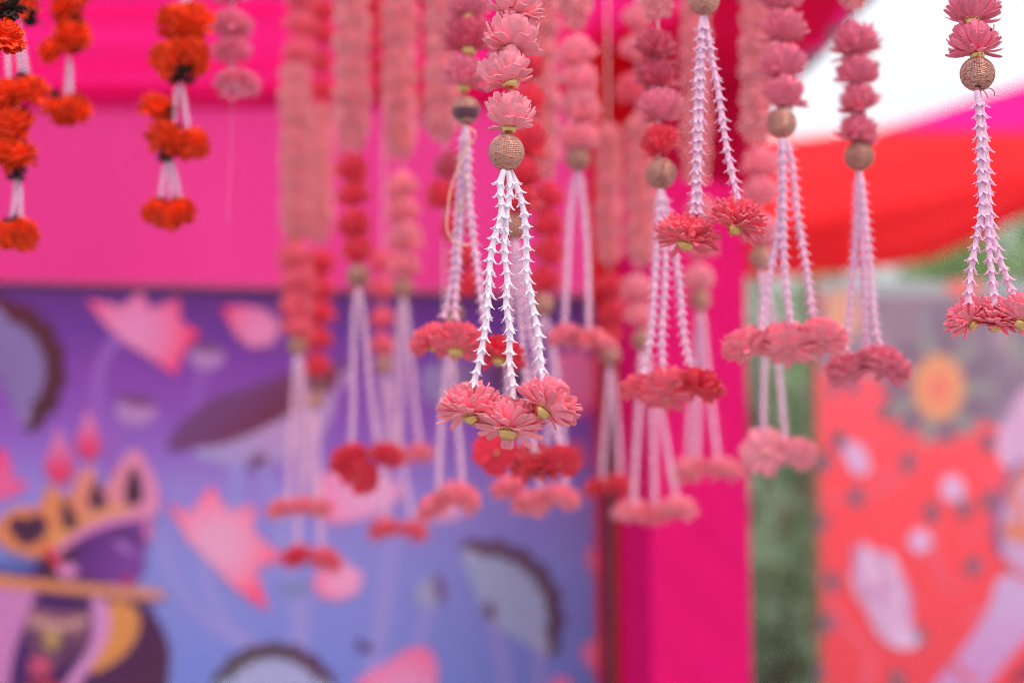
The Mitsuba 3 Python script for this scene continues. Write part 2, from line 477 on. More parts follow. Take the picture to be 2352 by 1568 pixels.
def strand(label, x, d, flowers=(), beads=(), ropes=(), strings=(), ends=(), sharp=False, color='light_pink', group='pink flower strands hanging in rows', name='flower_strand', kind='shola', end_sharp=None, cat='garland', plastic='bounce_tinted_plastic', strung='bun'):
    t = thing(name, label, cat, group)
    lows = [f[1] for f in flowers] + [b[1] for b in beads] + [r[1] for r in ropes]
    hang(t, x, max(lows), d)
    for x_, y0, y1, w in ropes:
        rope(t, x_, y0, y1, w, d)
    for i, fl in enumerate(flowers):
        x_, y_, w = fl[:3]
        flower(t, x_, y_, w, d, fl[3] if len(fl) > 3 and fl[3] else color, kind=fl[5] if len(fl) > 5 else strung, tilt=fl[4] if len(fl) > 4 else None, sharp=sharp, squash=(1.12 if sharp or d < 1.25 else 1.3) if strung == 'bun' else 1.0)
    for b in beads:
        bead(t, *b[:3], d, fine=sharp)
    for s in strings:
        string(t, s, d + rnd.uniform(-0.006, 0.006), sharp, plastic=plastic)
    cx = np.mean([e[0] for e in ends]) if ends else 0
    for i, e in enumerate(ends):
        x_, y_, w = e[:3]
        col = e[3] if len(e) > 3 and e[3] else color
        tl = e[4] if len(e) > 4 and e[4] else (rnd.gauss(5, 8), (x_ - cx) * 0.22 + rnd.gauss(0, 7))
        flower(t, x_, y_, w, d, col, kind=e[5] if len(e) > 5 else kind, tilt=tl, sharp=sharp if end_sharp is None else end_sharp, dy=-0.012 if i % 2 else 0.008, squash=rnd.uniform(0.76, 0.9))
    return t


# ------------------------------------------------------------------ the place: ground, tents, panels, hedge
def grain(c, k, amount):
    c = mi.Color3f(*c)
    return mikit.proc(lambda p, n, uv: c * (1 - amount / 2 + amount * fbm(p.x * k, p.y * k, p.z * k, 3)))


principled('paving', grain((0.26, 0.25, 0.23), 3.0, 0.5), 0.9)
scene['ground'] = mikit.ply((np.array([[-150, -150, 0], [150, -150, 0], [150, 150, 0], [-150, 150, 0.0]]), np.array([[0, 1, 2], [0, 2, 3]])), 'paving')
labels['ground'] = {'label': 'pale paved ground of the fair, below the frame', 'category': 'ground', 'kind': 'structure'}

fabric('wall_fabric', (0.98, 0.065, 0.34), 1.3)
fabric('shaded_drape_fabric', (0.55, 0.006, 0.06), 0.25)  # corner drape in shade, the darkness put into its colour
fabric('roof_shade_fabric', (0.72, 0.010, 0.10), 0.5)  # roof cloth with shade painted in as a darker red
fabric('roof_fabric', (0.92, 0.030, 0.33), 1.1)
fabric('pillar_fabric', (0.66, 0.010, 0.15), 0.3)
fabric('red_fabric', (0.72, 0.008, 0.02), 0.55)
fabric('swag_fabric', (0.90, 0.035, 0.045), 0.7)
fabric('magenta_fabric', (0.92, 0.02, 0.27), 0.8)
principled('pale_hem', (0.30, 0.28, 0.40), 0.6)
principled('dark_wood', (0.20, 0.12, 0.07), 0.6)
principled('steel', (0.45, 0.45, 0.47), 0.4, metallic=0.6)


def sheet(P, fold=None, nu=60, nv=30):
    """A cloth over the bilinear patch of four corners (a, b, c, d in order round), displaced along its normal by fold(u, v)."""
    a, b, c, d = [np.asarray(p, float) for p in P]
    u, v = np.meshgrid(np.linspace(0, 1, nu), np.linspace(0, 1, nv), indexing='ij')
    u, v = u[..., None], v[..., None]
    p = a * (1 - u) * (1 - v) + b * u * (1 - v) + c * u * v + d * (1 - u) * v
    n = np.cross(b - a, d - a); n /= np.linalg.norm(n)
    if fold is not None:
        p = p + n * fold(u, v)
    return p.reshape(-1, 3), grid_faces(nu, nv), np.stack([u[..., 0].ravel(), v[..., 0].ravel()], 1)


# back wall of the stall, hanging from a beam; the roof rises from the beam towards the camera
DW = 2.40
t = thing('stall_tent', 'bright pink fabric stall with pleated roof behind the purple printed panel', 'tent')
beam_l, beam_r = at(-700, 226, DW), at(1448, 236, DW)
beam_r[2] = beam_l[2]
zb = beam_l[2]
wl, wr = np.array([beam_l[0], beam_l[1], 0.0]), np.array([beam_r[0], beam_r[1], 0.0])
nz = lambda u, v, k, s: meshkit.fbm(np.concatenate([u * k, v * k * 0.35, 0 * u], -1), 3, s)[..., None]
part(t, 'back_wall', ply3(sheet([beam_l, beam_r, wr, wl], lambda u, v: np.minimum(1, v * 5) * (0.22 * (nz(u, v, 5, 3) - 0.5) + 0.05 * np.sin(u * 26 + 3 * v) * v + 0.03 * np.sin(u * 17 - v * 9)), 120, 60), 'wall_fabric'))
slope = 0.46
yb = beam_l[1]
roof_n = np.array([0, slope, 1.0]); roof_n /= np.linalg.norm(roof_n)
roof_p = np.array([0, yb, zb])
r1 = hit(1745, 236, roof_p, roof_n); r2 = hit(1962, 0, roof_p, roof_n)
ext = r1 + (r2 - r1) * 2.2
a0 = np.array([beam_l[0], yb, zb]); a1 = r1 + (r1 - r2) * ((yb - r1[1]) / (r1[1] - r2[1]))
b0 = np.array([beam_l[0], ext[1], zb + slope * (yb - ext[1])])


def pleats(u, v):
    return 0.034 * np.sin(v * 52 + 0.8 * np.sin(u * 5)) + 0.012 * np.sin(v * 131) + 0.03 * (nz(u, v, 4, 8) - 0.5) - 0.05 * np.maximum(0, 0.08 - v) / 0.08


part(t, 'roof', ply3(sheet([a0, a1, ext, b0], pleats, 80, 90), 'roof_fabric'))
hd = (ext - a1) / np.linalg.norm(ext - a1)
part(t, 'hem', ply3(tube([a1 + (ext - a1) * k / 20 + [0.016, 0, 0.004 * math.sin(k)] for k in range(21)], 0.019, 8), 'pale_hem'))
part(t, 'beam', ply3(tube([a0 + [0, -0.03, -0.012], a1 + [0, -0.03, -0.012]], 0.02, 10), 'pillar_fabric'))
val_h = 0.03
part(t, 'valance', ply3(sheet([a0 + [0, -0.055, 0.02], a1 + [0, -0.055, 0.02], a1 + [0, -0.055, -val_h], a0 + [0, -0.055, -val_h]], lambda u, v: 0.012 * np.sin(u * 60) * v, 120, 8), 'roof_fabric'))
fabric('hem_fabric', (0.88, 0.30, 0.52), 0.8)
part(t, 'wall_hem', ply3(sheet([at(-600, 634, DW - 0.03), at(1440, 668, DW - 0.03), at(1440, 700, DW - 0.03), at(-600, 664, DW - 0.03)], lambda u, v: 0.006 * np.sin(u * 50), 80, 4), 'hem_fabric'))
# red curtain in the stall's corner
part(t, 'red_curtain', ply3(sheet([at(1345, 60, 2.3), at(1455, 60, 2.3), at(1455, 1900, 2.3), at(1365, 1900, 2.3)], lambda u, v: 0.03 * np.sin(u * 14 + 2 * np.sin(v * 2)), 40, 40), 'red_fabric'))
part(t, 'corner_drape', ply3(sheet([at(1440, -120, 2.30), at(1738, 150, 2.30), at(1724, 440, 2.30), at(1440, 440, 2.30)], lambda u, v: 0.035 * np.sin(u * 11 + v), 40, 30), 'shaded_drape_fabric'))
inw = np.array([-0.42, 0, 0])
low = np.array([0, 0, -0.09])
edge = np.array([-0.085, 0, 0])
part(t, 'roof_shade_strip', ply3(sheet([a1 + inw + low, a1 + low + edge, ext + low + edge, ext + inw + low], lambda u, v: 0.012 * np.sin(v * 30), 20, 60), 'roof_shade_fabric'))  # added sheet, its dark red stands for shade under the roof edge

# fabric-covered pillar, a square box post set at an angle, cloth with slanting creases
pl, pm, pr = at(1424, 900, 2.16), at(1492, 900, 2.08), at(1716, 900, 2.16)
zt = at(1500, 400, 2.1)[2]
pil = thing('wrapped_pillar', 'square pillar wrapped in crimson pink cloth at the right end of the purple panel', 'pillar')
back = pl + pr - pm
ring = [pl, pm, pr, back]
for i, nm in enumerate(('cloth_face', 'cloth_face', 'cloth_face', 'cloth_face')):
    a, b = ring[i].copy(), ring[(i + 1) % 4].copy()
    A, B = a.copy(), b.copy()
    A[2] = B[2] = zt; a[2] = b[2] = 0.0
    part(pil, nm, ply3(sheet([A, B, b, a], lambda u, v: 0.0035 * np.maximum(0, np.sin(6.2832 * (v * 15 - u * 1.1) + 2 * nz(u, v, 3, 30 + i))) * np.sin(np.pi * u) + 0.012 * (nz(u, v, 6, 12 + i) - 0.5) * np.sin(np.pi * u), 30, 90), 'pillar_fabric'))

# second stall on the right
t2 = thing('stall_tent', 'far stall with magenta roof slope and sagging red cloth valance under the open sky', 'tent')
D2 = 3.3
pk = [at(2020, 288, D2), at(2480, 148, D2 + 0.35), at(2480, 312, D2 - 0.05), at(2020, 300, D2 - 0.02)]
part(t2, 'roof', ply3(sheet([at(2010, 292, D2), at(2700, 82, D2 + 0.6), at(2700, 318, D2), at(2010, 300, D2 - 0.01)], lambda u, v: 0.03 * nz(u, v, 4, 5), 50, 20), 'magenta_fabric'))


def swag():
    nu, nv = 90, 40
    xs = np.linspace(1640, 2760, nu)
    lo = np.interp(xs, [1640, 1800, 1870, 1950, 2050, 2150, 2250, 2352, 2500, 2760], [640, 636, 632, 624, 612, 590, 548, 496, 430, 400])
    hi = np.interp(xs, [1640, 1830, 2040, 2352, 2760], [322, 318, 296, 300, 305])
    v = []
    for i, x in enumerate(xs):
        for j in range(nv):
            k = j / (nv - 1)
            y = hi[i] + (lo[i] - hi[i]) * k
            d = D2 - 0.03 - 0.16 * math.sin(k * math.pi * 0.8) * (0.75 + 0.25 * math.sin(i * 0.09 + k)) + 0.004 * math.sin(k * 17 + i * 0.05)
            v.append(at(x, y, d))
    return np.array(v), grid_faces(nu, nv), np.zeros((nu * nv, 2))


part(t2, 'valance', ply3(swag(), 'swag_fabric'))
for px in (1600, 2700):
    p = at(px, 320, D2 + 0.15)
    part(t2, 'post', ply3(tube([[p[0], p[1], 0], [p[0], p[1], p[2]]], 0.03, 10), 'steel'))

# ------------------------------------------------------------------ printed panels
scene['print'] = {'type': 'twosided', 'bsdf': {'type': 'principled', 'base_color': {'type': 'mesh_attribute', 'name': 'vertex_color'}, 'roughness': 0.55, 'specular': 0.3}}


def srgb(c):
    c = np.asarray(c, float) / 255
    return np.where(c < 0.04045, c / 12.92, ((c + 0.055) / 1.055) ** 2.4)


INK = 0.93


def chaikin(pts, n=2):
    p = np.asarray(pts, float)
    for _ in range(n):
        q = np.roll(p, -1, 0)
        p = np.stack([0.75 * p + 0.25 * q, 0.25 * p + 0.75 * q], 1).reshape(-1, 2)
    return p


class Panel:
    def __init__(self, a, b):
        self.p0 = a
        h = (b - a) * [1, 1, 0]
        self.h = h / np.linalg.norm(h)
        self.n = np.array([self.h[1], -self.h[0], 0.0])          # towards the camera

    def local(self, pts):
        q = np.array([hit(x, y, self.p0, self.n) for x, y in pts])
        return np.stack([(q - self.p0) @ self.h, q[:, 2]], 1)

    def world(self, uv, lift):
        return self.p0 * [1, 1, 0] + uv[:, :1] * self.h + uv[:, 1:] * np.array([0, 0, 1.0]) + self.n * lift

    def ink(self, parent, name, pts, c0, c1=None, axis=None, radial=None, layer=1, smooth=2, holes=(), label=None, px=True):
        """A flat printed motif. c0 to c1 along axis ((x, y) to (x, y)) or outwards from radial ((x, y), r), in photograph pixels."""
        pts = chaikin(pts, smooth) if smooth else np.asarray(pts, float)
        poly = Polygon(self.local(pts)).buffer(0)
        for hpts in holes:
            poly = poly.difference(Polygon(self.local(chaikin(hpts, 2))).buffer(0))
        meshes = []
        for g in getattr(poly, 'geoms', [poly]):
            if g.is_empty or g.area < 1e-7:
                continue
            v, f = trimesh.creation.triangulate_polygon(g, engine='earcut')
            meshes.append((v, f))
        if not meshes:
            return None
        n, V, Fc = 0, [], []
        for v, f in meshes:
            V.append(v); Fc.append(f + n); n += len(v)
        m = trimesh.Trimesh(np.c_[np.vstack(V), np.zeros(n)], np.vstack(Fc), process=False)
        if c1 is not None:
            v_, f_ = trimesh.remesh.subdivide_to_size(m.vertices, m.faces, 0.03, max_iter=12)
            m = trimesh.Trimesh(v_, f_, process=False)
        uv = np.array(m.vertices)[:, :2]
        col = np.tile(srgb(c0) * INK, (len(uv), 1))
        if c1 is not None:
            if axis:
                a, b = self.local(axis)
                t = np.clip(((uv - a) @ (b - a)) / ((b - a) @ (b - a)), 0, 1)
            else:
                c = self.local([radial[0], (radial[0][0] + radial[1], radial[0][1])])
                t = np.clip(np.linalg.norm(uv - c[0], axis=1) / np.linalg.norm(c[1] - c[0]), 0, 1) ** 2
            col = (1 - t[:, None]) * srgb(c0) * INK + t[:, None] * srgb(c1) * INK
        return part(parent, name, mikit.ply((self.world(uv, 0.0008 * layer), np.array(m.faces)), 'print', color=col, smooth=False), label)


def blob(cx, cy, rx, ry, rot_=0, n=16, wob=0.0, k=5):
    a = np.arange(n) * 2 * np.pi / n
    r = 1 + wob * np.cos(k * a)
    x, y = rx * r * np.cos(a), ry * r * np.sin(a)
    c, s = math.cos(math.radians(rot_)), math.sin(math.radians(rot_))
    return [(cx + x_ * c - y_ * s, cy + x_ * s + y_ * c) for x_, y_ in zip(x, y)]


def band(pts, w):
    p = np.asarray(pts, float)
    t = np.concatenate([[0], np.cumsum(np.linalg.norm(np.diff(p, axis=0), axis=1))])
    if len(p) > 2:
        p = CubicSpline(t, p)(np.linspace(0, t[-1], 24))
    g = np.gradient(p, axis=0); g /= np.linalg.norm(g, axis=1, keepdims=True)
    n = np.stack([-g[:, 1], g[:, 0]], 1)
    w = np.broadcast_to(np.interp(np.linspace(0, 1, len(p)), np.linspace(0, 1, np.size(w)), np.atleast_1d(w)), (len(p),))[:, None]
    return np.vstack([p + n * w / 2, (p - n * w / 2)[::-1]])


PURPLE_L, PURPLE_R = at(-520, 655, 2.17), at(1394, 692, 2.30)
pan = Panel(PURPLE_L, PURPLE_R)
tp = thing('printed_panel', 'large purple to blue printed backdrop panel of lotuses, leaves and a crowned flute player', 'banner')
L0 = pan.local([(-520, 655), (1394, 692)])
ztop = L0[1][1]
xr = L0[1][0]


def board(parent, panel, x0, x1, z0, z1, stops, lift=0.0, thick=0.02, bs='print'):
    """The panel itself: a board with the print's ground colour graded from top to bottom (fraction, colour)."""
    nz_ = 24
    zs = np.linspace(z1, z0, nz_)
    fr = np.linspace(0, 1, nz_)
    col = np.stack([np.interp(fr, [s[0] for s in stops], [srgb(s[1])[k] for s in stops]) for k in range(3)], 1) * INK
    front = np.vstack([panel.world(np.stack([np.full(nz_, x), zs], 1), lift) for x in (x0, x1)])
    backv = front - panel.n * thick
    f = tris([(i, i + 1, nz_ + i + 1, nz_ + i) for i in range(nz_ - 1)])
    k = 2 * nz_
    side = [(i, k + i, k + i + 1, i + 1) for i in range(nz_ - 1)] + [(nz_ + i, nz_ + i + 1, k + nz_ + i + 1, k + nz_ + i) for i in range(nz_ - 1)]
    side += [(0, nz_, k + nz_, k), (nz_ - 1, k + nz_ - 1, k + 2 * nz_ - 1, 2 * nz_ - 1)]
    F_ = np.vstack([f, f[:, ::-1] + k, tris(side)])
    return part(parent, 'board', mikit.ply((np.vstack([front, backv]), F_), bs, color=np.vstack([col, col, col, col]), smooth=False))


z0p = 0.25
fz = lambda y: float((ztop - pan.local([(700, y)])[0][1]) / (ztop - z0p))
board(tp, pan, L0[0][0], xr, z0p, ztop, [(0, (92, 30, 118)), (fz(740), (92, 40, 140)), (fz(850), (122, 56, 160)), (fz(1000), (132, 76, 178)), (fz(1120), (140, 118, 202)), (fz(1300), (128, 130, 208)), (fz(1568), (112, 124, 206)), (1, (104, 116, 196))])
LV, DK, GP = (176, 120, 190), (70, 26, 44), (150, 130, 186)
PK0, PK1 = (212, 128, 182), (232, 44, 104)
# stems first, lowest layer
for s, w in (([(275, 775), (228, 850), (222, 930), (262, 1090)], 26), ([(290, 960), (262, 1030), (280, 1120)], 22), ([(545, 1060), (545, 1200), (560, 1330)], 24), ([(590, 1060), (640, 1220), (620, 1330)], 20),
             ([(640, 1130), (668, 1300), (680, 1470)], 26), ([(470, 850), (450, 960), (500, 1060)], 16), ([(700, 1360), (690, 1500), (700, 1700)], 34), ([(900, 1230), (880, 1400), (820, 1700)], 40),
             ([(1130, 1430), (1160, 1560), (1150, 1700)], 30), ([(1010, 1330), (960, 1480), (930, 1700)], 24), ([(470, 1250), (500, 1400), (620, 1500)], 24), ([(360, 1220), (420, 1360), (560, 1480)], 22), ([(1260, 1440), (1240, 1570), (1300, 1700)], 30)):
    pan.ink(tp, 'printed_stem', band(s, w), (140, 84, 178) if s[0][1] < 1000 else (142, 134, 208), layer=1, smooth=0)
# lotus leaves
def fan(c, R, a0, a1, bumps, rim, dark, dark1, pale, pale1, rib):
    """A lotus leaf seen from the side: a dark scalloped rim over a pale ribbed fan."""
    a = np.radians(np.linspace(a0, a1, 15 * bumps + 1))
    t = np.linspace(0, bumps, len(a))
    r = R * (0.95 + 0.07 * np.abs(np.sin(np.pi * t)))
    ri = R * rim * (0.96 + 0.05 * np.abs(np.sin(np.pi * t)))
    ends = np.clip(np.minimum(t, bumps - t) * 1.2, 0, 1)
    ri = r - (r - ri) * (0.25 + 0.75 * ends)
    o = np.stack([c[0] + r * np.cos(a), c[1] + r * np.sin(a)], 1)
    i_ = np.stack([c[0] + ri * np.cos(a), c[1] + ri * np.sin(a)], 1)
    m = len(a) // 2
    leaf = pan.ink(tp, 'printed_leaf', np.vstack([i_, [[c[0], c[1]]]]), pale, pale1, radial=(c, R), layer=2, smooth=0)
    pan.ink(leaf, 'rim', np.vstack([o, i_[::-1]]), dark, dark1, axis=(tuple(o[0]), tuple(o[-1])), layer=4, smooth=0)
    for k in range(bumps):
        b = math.radians(a0 + (a1 - a0) * (k + 0.5) / bumps)
        pan.ink(leaf, 'rib', band([(c[0] + 0.12 * R * math.cos(b), c[1] + 0.12 * R * math.sin(b)), (c[0] + R * rim * 0.97 * math.cos(b), c[1] + R * rim * 0.97 * math.sin(b))], [4, R * 0.15]), rib, layer=3, smooth=0)
fan((-14, 850), 166, -92, 62, 7, 0.72, (84, 20, 44), (70, 26, 46), (128, 96, 156), (146, 118, 176), (112, 100, 160))
fan((1112, 1420), 182, -109, 31, 7, 0.80, (98, 66, 96), (84, 58, 84), (162, 162, 200), (170, 168, 202), (146, 162, 204))
fan((628, 1632), 158, -158, -22, 7, 0.78, (78, 66, 70), (84, 38, 72), (140, 156, 206), (146, 164, 208), (166, 156, 206))
pan.ink(tp, 'printed_leaf', [(378, 1040), (395, 990), (450, 940), (500, 905), (560, 895), (640, 862), (730, 840), (790, 850), (760, 900), (690, 940), (600, 985), (520, 1020), (440, 1030)], (104, 56, 110), (104, 28, 50), axis=((560, 900), (640, 990)), layer=3)
pan.ink(tp, 'printed_leaf', [(420, 1035), (520, 1005), (600, 965), (700, 920), (780, 880), (760, 980), (700, 1040), (610, 1075), (500, 1070)], (172, 134, 190), (152, 136, 196), axis=((600, 980), (560, 1070)), layer=2)
pan.ink(tp, 'printed_leaf_heart', blob(1124, 1402, 14, 22, -20), (112, 80, 118), layer=5)
pan.ink(tp, 'printed_leaf', [(1120, 840), (1180, 820), (1240, 850), (1250, 920), (1180, 935), (1130, 900)], (92, 44, 92), layer=2)
pan.ink(tp, 'printed_leaf', [(960, 840), (1060, 830), (1130, 850), (1100, 900), (1010, 940), (970, 910)], (140, 118, 176), (110, 70, 120), axis=((1000, 860), (1110, 880)), layer=2)
# seed pods
for x, y, w, h, r in ((475, 812, 40, 30, 0), (312, 935, 48, 34, 4), (985, 1352, 30, 38, 20), (768, 860, 44, 30, -10)):
    pan.ink(tp, 'printed_seed_pod', blob(x, y + 8, w, h, r), (166, 120, 182) if y < 1200 else (150, 150, 192), layer=2)
    if y < 1200:
        pan.ink(tp, 'printed_seed_pod', blob(x, y - 16, w * 0.95, h * 0.42, r + 6), (112, 58, 116), layer=3)
pan.ink(tp, 'printed_seed_pod', blob(1010, 1350, 13, 34, -12), (112, 84, 140), layer=4)
pan.ink(tp, 'printed_seed_pod', blob(678, 1352, 34, 20, 0), (118, 126, 180), layer=2)
pan.ink(tp, 'printed_leaf_heart', blob(592, 1058, 26, 13, -32), (104, 52, 96), layer=4)
pan.ink(tp, 'printed_bee', [(812, 1462), (835, 1475), (868, 1488), (840, 1500), (822, 1490)], (78, 48, 110), layer=3, smooth=1)
# lotus flowers
def lotus(pts, c, r, inner=PK0, outer=PK1, layer=4):
    pan.ink(tp, 'printed_lotus', pts, inner, outer, radial=(c, r), layer=layer, smooth=0)
lotus([(198, 690), (246, 696), (280, 706), (324, 668), (344, 710), (412, 686), (414, 738), (460, 764), (428, 800), (400, 862), (345, 822), (290, 790), (246, 752)], (310, 762), 135)
lotus([(508, 706), (560, 702), (612, 712), (646, 748), (628, 792), (576, 800), (540, 768)], (606, 762), 105, (214, 128, 182))
lotus([(384, 1156), (436, 1178), (484, 1112), (526, 1174), (586, 1156), (582, 1220), (650, 1280), (588, 1306), (616, 1402), (540, 1352), (480, 1290), (430, 1240)], (500, 1250), 145, (216, 152, 194), (240, 70, 116))
lotus([(700, 1175), (742, 1090), (800, 1060), (870, 1080), (930, 1120), (900, 1165), (840, 1190), (770, 1205)], (860, 1130), 170, (216, 152, 202), (236, 84, 150))
lotus([(715, 1340), (740, 1300), (790, 1288), (835, 1318), (822, 1362), (776, 1378), (740, 1372)], (796, 1330), 90, (220, 150, 196), (236, 80, 140))
lotus([(812, 1568), (846, 1545), (890, 1520), (930, 1490), (985, 1484), (1006, 1530), (1000, 1600), (960, 1660), (860, 1660)], (930, 1610), 140, (216, 140, 190), (232, 84, 146))
lotus([(1268, 812), (1330, 800), (1388, 830), (1384, 900), (1340, 960), (1290, 930), (1262, 880)], (1330, 860), 110, (222, 118, 172), (226, 66, 132))
lotus([(-40, 1040), (8, 1030), (24, 1060), (32, 1100), (70, 1110), (30, 1140), (-40, 1160)], (-10, 1120), 90, (210, 90, 150), (222, 44, 100))
lotus([(1340, 1262), (1392, 1256), (1392, 1320), (1352, 1312)], (1400, 1290), 60, (216, 132, 184), (216, 100, 160))
lotus([(1330, 1488), (1392, 1450), (1392, 1540), (1350, 1536)], (1400, 1500), 80, (220, 130, 180), (226, 90, 150))
lotus([(1252, 1600), (1270, 1556), (1300, 1550), (1330, 1600)], (1290, 1620), 80, (216, 130, 186), (220, 90, 150))
lotus([(960, 1180), (1010, 1140), (1070, 1150), (1060, 1190), (1010, 1200)], (1020, 1170), 80, (216, 156, 206), (216, 140, 196))
lotus([(1330, 1010), (1290, 1030), (1300, 1080), (1350, 1060)], (1310, 1050), 60, (226, 90, 120), (232, 56, 104))
# two buds
for x, y, w, h in ((137, 1050, 38, 78), (203, 1000, 32, 72)):
    pan.ink(tp, 'printed_lotus_bud', [(x - 4, y - h), (x + w * 0.5, y - h * 0.3), (x + w, y + h * 0.25), (x + w * 0.6, y + h * 0.7), (x, y + h * 0.8), (x - w * 0.7, y + h * 0.6), (x - w, y + h * 0.15), (x - w * 0.4, y - h * 0.4)],
            (200, 112, 172), (206, 44, 92), axis=((x, y - h * 0.5), (x, y + h * 0.45)), layer=4)
# the flute player: hair, face, crown, flute, scarf, shoulder, necklace
fig = pan.ink(tp, 'printed_figure', [(60, 1330), (100, 1260), (140, 1215), (250, 1190), (338, 1192), (344, 1230), (330, 1268), (334, 1310), (318, 1325), (300, 1345), (290, 1362), (330, 1370), (392, 1470), (388, 1560), (360, 1700), (-60, 1700), (-60, 1380), (20, 1350)],
              (66, 24, 100), (74, 30, 66), axis=((120, 1300), (390, 1500)), layer=5, smooth=1, label='printed dark purple flute player in profile')
pan.ink(fig, 'face', [(170, 1250), (240, 1205), (338, 1196), (346, 1232), (330, 1262), (336, 1306), (318, 1318), (312, 1338), (290, 1352), (230, 1330), (176, 1320)], (84, 30, 112), (116, 56, 146), axis=((180, 1270), (290, 1310)), layer=6, smooth=1)
pan.ink(fig, 'hair', [(96, 1300), (130, 1235), (180, 1215), (176, 1270), (160, 1320), (150, 1345), (104, 1340)], (62, 24, 44), layer=6)
pan.ink(fig, 'headband', [(110, 1270), (160, 1225), (220, 1195), (290, 1180), (345, 1176), (352, 1192), (290, 1197), (220, 1216), (160, 1250), (120, 1290)], (206, 124, 188), layer=7, smooth=1)
crown = pan.ink(fig, 'crown', [(-20, 1215), (8, 1180), (48, 1160), (92, 1170), (112, 1098), (156, 1152), (178, 1092), (206, 1056), (240, 1136), (262, 1080), (312, 1018), (346, 1078), (366, 1120), (368, 1170), (350, 1192), (290, 1184), (220, 1200), (160, 1232), (104, 1280), (60, 1278), (0, 1252)],
                (206, 122, 84), (206, 126, 180), axis=((150, 1170), (372, 1130)), layer=8, smooth=1)
for pts in ([(16, 1206), (24, 1190), (42, 1184), (62, 1194), (80, 1178), (100, 1184), (112, 1206), (104, 1232), (66, 1256), (40, 1244)], [(142, 1150), (152, 1142), (172, 1182), (184, 1206), (164, 1220), (142, 1208)], [(214, 1104), (222, 1100), (244, 1146), (250, 1160), (226, 1170), (200, 1166)], [(300, 1072), (310, 1068), (328, 1106), (328, 1158), (292, 1162), (284, 1134)]):
    pan.ink(fig, 'crown_jewel', pts, (66, 26, 62), layer=10, smooth=1)
pan.ink(fig, 'crown_gold', [(100, 1240), (160, 1200), (220, 1176), (300, 1150), (296, 1172), (220, 1190), (160, 1222), (108, 1262)], (206, 140, 84), layer=9, smooth=1)
pan.ink(fig, 'eye', [(256, 1242), (280, 1240), (300, 1254), (316, 1272), (290, 1272), (268, 1258)], (150, 96, 180), layer=8)
pan.ink(fig, 'eyebrow', band([(262, 1222), (296, 1226), (322, 1248)], 8), (58, 20, 70), layer=8, smooth=0)
pan.ink(fig, 'mark', blob(340, 1218, 8, 26, 0), (206, 104, 156), layer=8)
pan.ink(fig, 'lips', blob(296, 1332, 17, 9, 10), (172, 40, 104), layer=8)
pan.ink(fig, 'earring', blob(155, 1310, 25, 17, 0, wob=0.12, k=5), (204, 124, 186), layer=9)
pan.ink(fig, 'ear_tassel', band([(106, 1246), (120, 1275), (134, 1300)], 18), (204, 36, 40), layer=9, smooth=0)
pan.ink(fig, 'flute', [(-60, 1312), (60, 1328), (240, 1342), (384, 1352), (380, 1380), (240, 1370), (60, 1352), (-60, 1340)], (206, 126, 78), (196, 130, 120), axis=((60, 1340), (380, 1365)), layer=10, smooth=1)
pan.ink(fig, 'scarf', [(-60, 1350), (40, 1348), (90, 1352), (60, 1420), (30, 1500), (16, 1600), (-60, 1620)], (186, 116, 176), layer=7, smooth=1)
pan.ink(fig, 'scarf', [(206, 1372), (244, 1372), (258, 1420), (248, 1470), (210, 1530), (170, 1590), (130, 1600), (165, 1545), (205, 1490), (216, 1430)], (196, 128, 188), layer=7, smooth=1)
pan.ink(fig, 'shawl', [(246, 1376), (296, 1380), (322, 1410), (318, 1456), (290, 1500), (240, 1535), (200, 1548), (236, 1490), (256, 1440)], (204, 132, 76), layer=7, smooth=1)
pan.ink(fig, 'necklace', [(70, 1392), (140, 1410), (205, 1400), (196, 1470), (150, 1510), (100, 1540), (60, 1450)], (150, 92, 110), (120, 72, 100), axis=((80, 1400), (150, 1510)), layer=8, smooth=1)
pan.ink(fig, 'chest', [(66, 1440), (110, 1462), (180, 1460), (150, 1500), (100, 1510)], (64, 22, 84), layer=9, smooth=1)
for k in range(9):
    x = 76 + 15 * k
    pan.ink(fig, 'pearl', blob(x, 1424 + 14 * math.sin(k * 0.4), 6, 12, 0, 8), (198, 150, 150), layer=10, smooth=1)
pan.ink(fig, 'pendant', blob(120, 1466, 22, 28), (168, 130, 88), layer=10)
pan.ink(fig, 'tassel', blob(92, 1530, 26, 24, 0, 20, 0.2, 5), (186, 70, 110), layer=10, smooth=1)
pan.ink(fig, 'sash', [(40, 1580), (140, 1556), (130, 1640), (30, 1640)], (186, 50, 60), layer=9, smooth=1)
pan.ink(fig, 'feather', [(-60, 1290), (20, 1278), (76, 1290), (72, 1320), (0, 1330), (-60, 1330)], (96, 110, 186), (60, 40, 120), axis=((20, 1280), (20, 1330)), layer=6, smooth=1)
# the panel's dark timber edge
for x0, x1 in ((xr + 0.004, xr + 0.022),):
    e = []
    for x in (x0, x1):
        for z in (0.0, ztop + 0.02):
            for l in (0.012, -0.03):
                e.append(pan.world(np.array([[x, z]]), l)[0])
    part(tp, 'timber_edge', mikit.ply(trimesh.convex.convex_hull(np.array(e)), 'dark_wood'))
part(tp, 'top_rail', mikit.ply(trimesh.convex.convex_hull(np.array([pan.world(np.array([[x, z]]), l)[0] for x in (L0[0][0], xr) for z in (ztop + 0.001, ztop + 0.010) for l in (0.006, -0.02)])), 'purple_plastic'))

